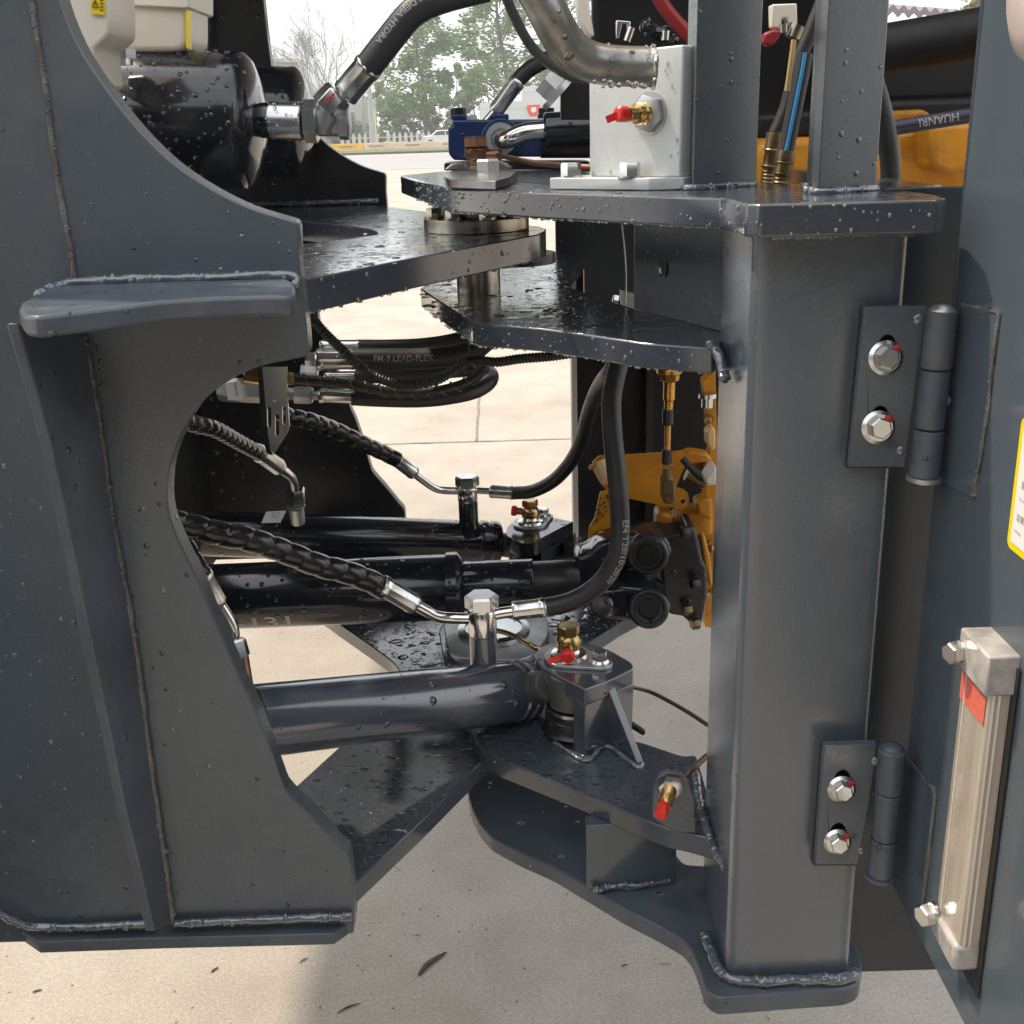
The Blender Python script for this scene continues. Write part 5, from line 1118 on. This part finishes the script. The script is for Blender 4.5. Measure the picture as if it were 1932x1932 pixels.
# ================================================================ DOOR, HINGES, GAUGE
XD = .385
DR = thing('side_door', V(XD, .98, .69), 'open slate side door swung towards the viewer at the right edge', 'door')
zd0 = .692
link('panel', MB().prism([V(XD, .985, zd0), V(XD, .30, zd0), V(XD, .30, 1.72), V(XD, .968, 1.72), V(XD, .975, 1.38)], V(.0035, 0, 0)), paint_door, DR, .0008)
link('return_lip', MB().box((XD+.013, .983, 1.2), .022, .003, 1.02), paint_door, DR)
def Dx(x, y, o=0): return PX(x, y, XD-o)
# welded hinge leaf seams and backing plates
l1 = [Dx(1815, 572, .001), Dx(1888, 590, .001), Dx(1838, 942, .001), Dx(1762, 900, .001)]
link('hinge_leaf', MB().prism(l1, V(-.0012, 0, 0)), paint_door, DR, .001)
link('weld_bead', weld([Dx(1886, 592, .0008), Dx(1874, 680, .0008), Dx(1862, 790, .0008), Dx(1838, 935, .0008)], .0030, jit=.9), weld2, DR)
link('weld_bead', weld([Dx(1816, 576, .0008), Dx(1850, 582, .0008), Dx(1882, 592, .0008)], .0024, jit=.9), weld2, DR)
l2 = [Dx(1700, 1412, .001), Dx(1765, 1490, .001), Dx(1738, 1720, .001), Dx(1690, 1650, .001)]
link('hinge_leaf', MB().prism(l2, V(-.0012, 0, 0)), paint_door, DR, .001)
link('weld_bead', weld([Dx(1703, 1420, .0008), Dx(1750, 1475, .0008), Dx(1764, 1500, .0008), Dx(1755, 1600, .0008), Dx(1740, 1712, .0008)], .0026, jit=.9), weld2, DR)
def hinge(plate, bar, segs, bolts, spots, lab):
    Yh = .958
    sl_holes = []
    for (x, y, r_, dx, dy) in bolts:
        c_ = P(x+dx*.6, y+dy*.6, Yh); sl_holes.append([c_+V(math.cos(a)*wr(c_, r_*.62), 0, math.sin(a)*wr(c_, r_*1.05)) for a in [2*math.pi*k/20 for k in range(20)]])
    h = link('hinge', MB().prism([P(x, y, Yh) for x, y in plate], V(0, .009, 0), holes=sl_holes), paint, DR, .0008); h['label'] = lab
    link('backing_bar', MB().prism([P(x-8+3, y+2, .972) for x, y in plate], V(0, .007, 0)), black_paint, h)
    (x0, y0), (x1, y1), rp3 = bar; A_ = P(x0, y0, .950); B_ = P(x1, y1, .950); B_.x = A_.x+(B_.x-A_.x)*.6; r_ = wr(A_, rp3)
    cuts = [0]+segs+[1]
    for i in range(3):
        a_, b_ = A_.lerp(B_, cuts[i]+(.004 if i else 0)), A_.lerp(B_, cuts[i+1]-.004); k = 1 if i != 1 else .955
        link('knuckle', MB().cyl(a_, b_, r_*k, n=36, cham=.0012), cyl_paint if False else paint_edge, h)
    dn = (B_-A_).normalized()
    pm_ = zinc_dull if y0 < 1000 else paint_edge
    link('washer', MB().cyl(B_-dn*.001, B_+dn*.003, r_*1.15).cyl(B_, B_+dn*.006, r_*.5), pm_, h)
    link('pin_head', MB().lathe(A_+dn*.002, -dn, [(0, r_*.85), (.003, r_*.82), (.006, r_*.6), (.0075, r_*.2)], 28), zinc_dull if y0 < 1000 else paint_edge, h)
    for (x, y, r_, dx, dy) in bolts:
        c_ = P(x, y, Yh); f_ = wr(c_, r_); o_ = V(0, -1, .12)
        bo = link('flange_bolt', MB().lathe(c_, o_, [(0, f_), (.0018, f_), (.0042, f_*.80)], 36).hexn(c_+o_.normalized()*.003, c_+o_.normalized()*.0115, f_*.66, .35), zinc, h)
        mk = c_+V(f_*.55, -.004, f_*.55); link('paint_mark', MB().ball(mk, f_*.28, 1, .25, .9, n=8), redmark, h)
    for (x, y, r_) in spots:
        c_ = P(x, y, .945); link('weld_spot', MB().ball(c_, wr(c_, r_), 1, .6, 1.1), weldm, h)
    return h
hinge([(1633, 579), (1750, 577), (1728, 730), (1707, 882), (1603, 881)], ((1778, 586), (1740, 900), 29.5), [.34, .70], [(1670, 675, 33, 5, -15), (1656, 806, 32, 5, -12)], [(1732, 602, 10), (1784, 756, 11), (1700, 850, 9)], 'upper door hinge with two flanged zinc bolts on the column')
hinge([(1556, 1407), (1655, 1404), (1640, 1520), (1619, 1631), (1539, 1631)], ((1684, 1413), (1661, 1650), 25.5), [.33, .70], [(1587, 1488, 27, 3, -17), (1579, 1587, 26, 3, -17)], [(1651, 1436, 8), (1690, 1548, 8), (1625, 1606, 7)], 'lower door hinge with two flanged zinc bolts on the column')
# warning label on the door
LB = thing('instruction_label', Dx(1920, 900), 'white label with a yellow border on the open door, cut by the right edge', 'label')
ya, yb, za, zb_ = .822, .66, 1.236, 1.132
link('border', MB().prism(rnd([V(XD-.0004, ya, za), V(XD-.0004, yb, za), V(XD-.0004, yb, zb_), V(XD-.0004, ya, zb_)], .008), V(-.0004, 0, 0)), yellow, LB)
wpl = link('panel', MB().prism(rnd([V(XD-.0009, ya-.006, za-.006), V(XD-.0009, yb+.006, za-.006), V(XD-.0009, yb+.006, zb_+.006), V(XD-.0009, ya-.006, zb_+.006)], .002), V(-.0003, 0, 0)), white, LB)
for i, (s_, tx_) in enumerate(((.0065, '禁止'), (.0030, 'Do not open'), (.0065, '注意'), (.0030, 'Warning'))):
    link('print', text_flat(tx_, s_, V(XD-.0016, ya-.014+.001*i, za-.052-(0, .010, .026, .036)[i]), V(0, -1, 0), V(0, 0, 1), V(0, 0, 0)), grey_print, wpl)
# level gauge
GG = thing('level_gauge', V(XD-.01, .80, .9), 'milky ribbed level gauge tube bolted to the open door, red sticker near its top', 'gauge')
gx0 = .366; gt0 = PX(1833, 1272, gx0); gb0 = PX(1770, 1699, gx0); gy0 = .835; gy1 = .782
ztp, zbt = PX(1835, 1272, gx0).z, PX(1768, 1712, gx0).z
tubeb = MB().prism(rnd([V(gx0, gy0, zbt), V(gx0, gy1, zbt), V(XD-.002, gy1, zbt), V(XD-.002, gy0, zbt)], [.003, .003, 0, 0], 3), V(0, 0, ztp-zbt))
link('tube', tubeb, gauge_m, GG, .0006)
rb = MB()
for k in range(2): rb.prism([V(gx0+.003+.0045*k, gy1-.0008, zbt), V(gx0+.0045+.0045*k, gy1-.0012, zbt), V(gx0+.0045+.0045*k, gy1+.001, zbt), V(gx0+.003+.0045*k, gy1+.001, zbt)], V(0, 0, ztp-zbt))
for k in range(1): rb.prism([V(gx0-.001, gy0-.010-.010*k, zbt), V(gx0-.001, gy0-.012-.010*k, zbt), V(gx0+.001, gy0-.012-.010*k, zbt), V(gx0+.001, gy0-.010-.010*k, zbt)], V(0, 0, ztp-zbt))
link('rib', rb, mat('gauge_rib', (.62, .56, .47), .25, coat=.5), GG)
link('end_block', MB().box((gx0+.0075, (gy0+gy1)/2-.002, ztp+.016), .026, .056, .034), mat('gauge_block', (.62, .58, .54), .2, var=.4, vscale=50, coat=.6, trans=.2), GG, .002)
link('end_block', MB().box((gx0+.0075, (gy0+gy1)/2-.002, zbt-.012), .024, .052, .026), MATS['gauge_block'], GG, .004)
for zz, rr3 in ((PX(1840, 1245, gx0).z, 22), (PX(1776, 1733, gx0).z, 22)):
    c_ = V(gx0-.006, gy0-.006, zz); rr3 = wr(c_, rr3)
    link('bolt', MB().cyl(c_+V(.003, 0, 0), c_, rr3*1.0).hexn(c_, c_+V(-.011, -.004, 0), rr3, .3), zinc, GG)
link('red_sticker', MB().prism([V(gx0-.0004, gy0-.002, ztp-.006), V(gx0-.0004, gy1+.003, ztp-.006), V(gx0-.0004, gy1+.003, ztp-.030), V(gx0-.0004, gy0-.002, ztp-.030)], V(-.0005, 0, 0)), mat('pale_red', (.72, .16, .11), .4, var=.2, vscale=200), GG)
link('black_backing', MB().box((XD-.001, (gy0+gy1)/2-.004, (ztp+zbt)/2-.012), .002, .062, ztp-zbt+.07), black_paint, GG)  # thin black sheet behind the gauge
# pale rounded cap at the very top right
q = PX(1930, -12, XD-.03); link('knob', MB().lathe(V(XD, q.y, q.z), V(-1, 0, 0), [(0, .046), (.012, .048), (.022, .042), (.030, .026), (.033, .001)], 48), mat('pale_pink', (.55, .46, .42), .35, coat=.3), DR)

# ================================================================ WATER DROPS hanging from plate edges (uncountable)
wd = MB(); wd2 = MB(); R_ = random.Random(11)
def dripline(a, b, z, n, off=0):
    for i in range(n):
        f = R_.random(); q = Vector(a).lerp(Vector(b), f); s_ = R_.uniform(.0008, .0021)
        wd.ball(V(q.x, q.y+off, z-s_*.1), s_, R_.uniform(.9, 1.9), 1, R_.uniform(.6, 1.0), n=10)
for i in range(4): dripline(T_[i], T_[i+1], zT-.0265, (14, 26, 36, 14)[i], .002)
for i in range(1, 6): dripline(B[i], B[i+1], zB-.032, 8, .002)
for i in range(0, 7): dripline(Mid[i], Mid[i+1], zM-.026, 7, .002)
for (x0, y0, x1, y1, Y) in ((1100, 148, 1230, 160, 1.125),):
    for i in range(14):
        q = P(x0+(x1-x0)*R_.random(), y0+(y1-y0)*R_.random()+4, Y); wd.ball(q, R_.uniform(.0015, .0028), 1.2, 1, 1, n=10)
def sprinkle(pts, Y, n, s0, s1):
    import itertools
    xs = [p[0] for p in pts]; ys = [p[1] for p in pts]; k = 0
    def inside(x, y):
        c = False; j = len(pts)-1
        for i in range(len(pts)):
            if (pts[i][1] > y) != (pts[j][1] > y) and x < (pts[j][0]-pts[i][0])*(y-pts[i][1])/(pts[j][1]-pts[i][1]+1e-9)+pts[i][0]: c = not c
            j = i
        return c
    while k < n:
        x, y = R_.uniform(min(xs), max(xs)), R_.uniform(min(ys), max(ys))
        if inside(x, y):
            q = P(x, y, Y); s_ = s0+(s1-s0)*R_.random()**3; wd2.ball(q, s_, 1, .45, R_.uniform(.9, 1.5), n=8); k += 1
sprinkle([(0, 700), (60, 760), (180, 1300), (240, 1650), (0, 1700)], YA, 60, .0004, .0022)
sprinkle([(160, 640), (560, 640), (400, 720), (310, 900), (380, 1130), (640, 1680), (340, 1700), (250, 1100)], YA, 34, .0004, .0024)
sprinkle([(150, 250), (300, 320), (540, 430), (550, 510), (160, 520)], YA, 24, .0005, .0026)
sprinkle([(1420, 500), (1600, 500), (1560, 1800), (1390, 1800)], CY0, 45, .0004, .0014)
def edge_beads(poly, i0, i1, z, t, n, s0=.0006, s1=.0020):
    for i in range(i0, i1):
        L_ = (poly[i+1]-poly[i]).length; nn3 = poly[i+1]-poly[i]; nn3 = V(nn3.y, -nn3.x, 0).normalized()
        for _ in range(int(n*L_)):
            q = poly[i].lerp(poly[i+1], R_.random()); s_ = s0+(s1-s0)*R_.random()**2
            wd2.ball(V(q.x, q.y, z-t*R_.uniform(.1, 1))+nn3*.0004, s_, 1, .7, R_.uniform(.9, 1.4), n=8)
edge_beads(T_, 0, 9, zT, .0255, 170); edge_beads(B, 1, 6, zB, .031, 60); edge_beads(Mid, 0, 7, zM, .025, 130); edge_beads(Cc, 0, 20, zC, .025, 60); edge_beads(Ee, 0, 12, zE, .021, 60)
def cyl_beads(a, b, r_, n, s0, s1, a0=-.3, a1=1.9):
    a = Vector(a); b = Vector(b); d = (b-a).normalized()
    for _ in range(n):
        f = R_.random(); an = R_.uniform(a0, a1); o = V(0, -math.cos(an), math.sin(an)); o = (o-d*o.dot(d)).normalized()
        s_ = s0+(s1-s0)*R_.random()**2.5; q = a.lerp(b, f)+o*(r_-s_*.2); wd.ball(q, s_, R_.uniform(.8, 1.2), 1, R_.uniform(.8, 1.2), n=8)
cyl_beads(tb-td*.33, tb, trr, 150, .0010, .0036); cyl_beads(tb-td*.1, tb, trr, 50, .0012, .004)
cyl_beads(P(505, 228, 1.7), P(572, 229, 1.7), wr(P(540, 228, 1.7), 34), 26, .001, .003)
cyl_beads(a1, b1_, r1, 60, .0006, .0020); cyl_beads(P(560, 1012, 1.95), b2_, wr(P(900, 1020, 2.0), 41), 60, .0006, .002)
cyl_beads(sh(420), sh(840), shr(600, 62), 60, .0006, .002); cyl_beads(sh(870), sh(1000), shr(900, 47), 30, .0006, .002)
for i in range(26):
    q = hitw(R_.uniform(1120, 1280), R_.uniform(90, 335)); wd.ball(q, R_.uniform(.0008, .0022), 1, .5, 1.5, n=8)
for (pn, nq) in ((bp, 60),):
    for _ in range(nq):
        k_ = R_.randint(1, len(pn)-2); q = pn[k_].lerp(pn[k_+1], R_.random()); an = R_.uniform(-1.2, 1.2); dd_ = (pn[k_+1]-pn[k_]).normalized()
        o = V(math.sin(an)*.5, -math.cos(an), -math.sin(an)); o = (o-dd_*o.dot(dd_)).normalized(); wd.ball(q+o*rr_, R_.uniform(.0007, .0022), 1, .8, 1.1, n=8)
def hbeads(px_poly, z, n, s0=.0010, s1=.0042):
    xs = [p[0] for p in px_poly]; ys = [p[1] for p in px_poly]; k = 0
    while k < n:
        x, y = R_.uniform(min(xs), max(xs)), R_.uniform(min(ys), max(ys)); c = False; j = len(px_poly)-1
        for i in range(len(px_poly)):
            if (px_poly[i][1] > y) != (px_poly[j][1] > y) and x < (px_poly[j][0]-px_poly[i][0])*(y-px_poly[i][1])/(px_poly[j][1]-px_poly[i][1]+1e-9)+px_poly[i][0]: c = not c
            j = i
        if c:
            s_ = s0+(s1-s0)*R_.random()**3; q = PZ(x, y, z); wd.ball(q, s_, R_.uniform(1, 1.9), R_.uniform(.8, 1.3), .38, n=10); k += 1
hbeads([(580, 530), (880, 470), (1000, 440), (960, 425), (735, 405), (640, 470)], zB, 70)
hbeads([(800, 345), (1000, 362), (1250, 368), (1250, 330), (900, 322)], zT, 50)
hbeads([(810, 545), (900, 608), (1200, 640), (1340, 650), (1190, 590), (1080, 545), (1050, 485), (960, 490)], zM, 110)
hbeads([(560, 1495), (670, 1660), (910, 1430), (880, 1395), (660, 1410)], zD, 150)
hbeads([(690, 1180), (830, 1190), (830, 1240), (760, 1240)], zD, 40)
hbeads([(900, 1385), (1000, 1450), (1290, 1560), (1300, 1440), (1215, 1440), (1100, 1440), (1000, 1390)], zC, 50)
hbeads([(890, 1510), (960, 1590), (1100, 1660), (1100, 1540)], zE, 40, .0007, .002)
sprinkle([(1200, 440), (1360, 440), (1360, 610), (1200, 580)], 1.245, 40, .0006, .0018)
tag(link('water_beads', wd2, mat('bead_sheen', (.15, .17, .19), .03, coat=1, spec=.9), sharp=180), 'rain beads sitting on the upright steel faces', 'water drops', kind='stuff')
tag(link('water_drops', wd, mat('water_bead', (.9, .93, .95), .0, trans=1, spec=.5), sharp=180), 'rain beads clinging to the edges and tops of the steel plates', 'water drops', kind='stuff')

hz = bpy.data.materials.new('haze'); hz.use_nodes = True; hn = hz.node_tree; hn.nodes.clear()
ho = hn.nodes.new('ShaderNodeOutputMaterial'); hv = hn.nodes.new('ShaderNodeVolumePrincipled')
hv.inputs['Color'].default_value = (.93, .95, .96, 1); hv.inputs['Density'].default_value = .0012
hn.links.new(hv.outputs[0], ho.inputs['Volume'])
tag(link('haze', MB().prism([V(-390, -50, -1), V(390, -50, -1), V(390, 460, -1), V(-390, 460, -1)], V(0, 0, 31)), hz), kind='stuff')
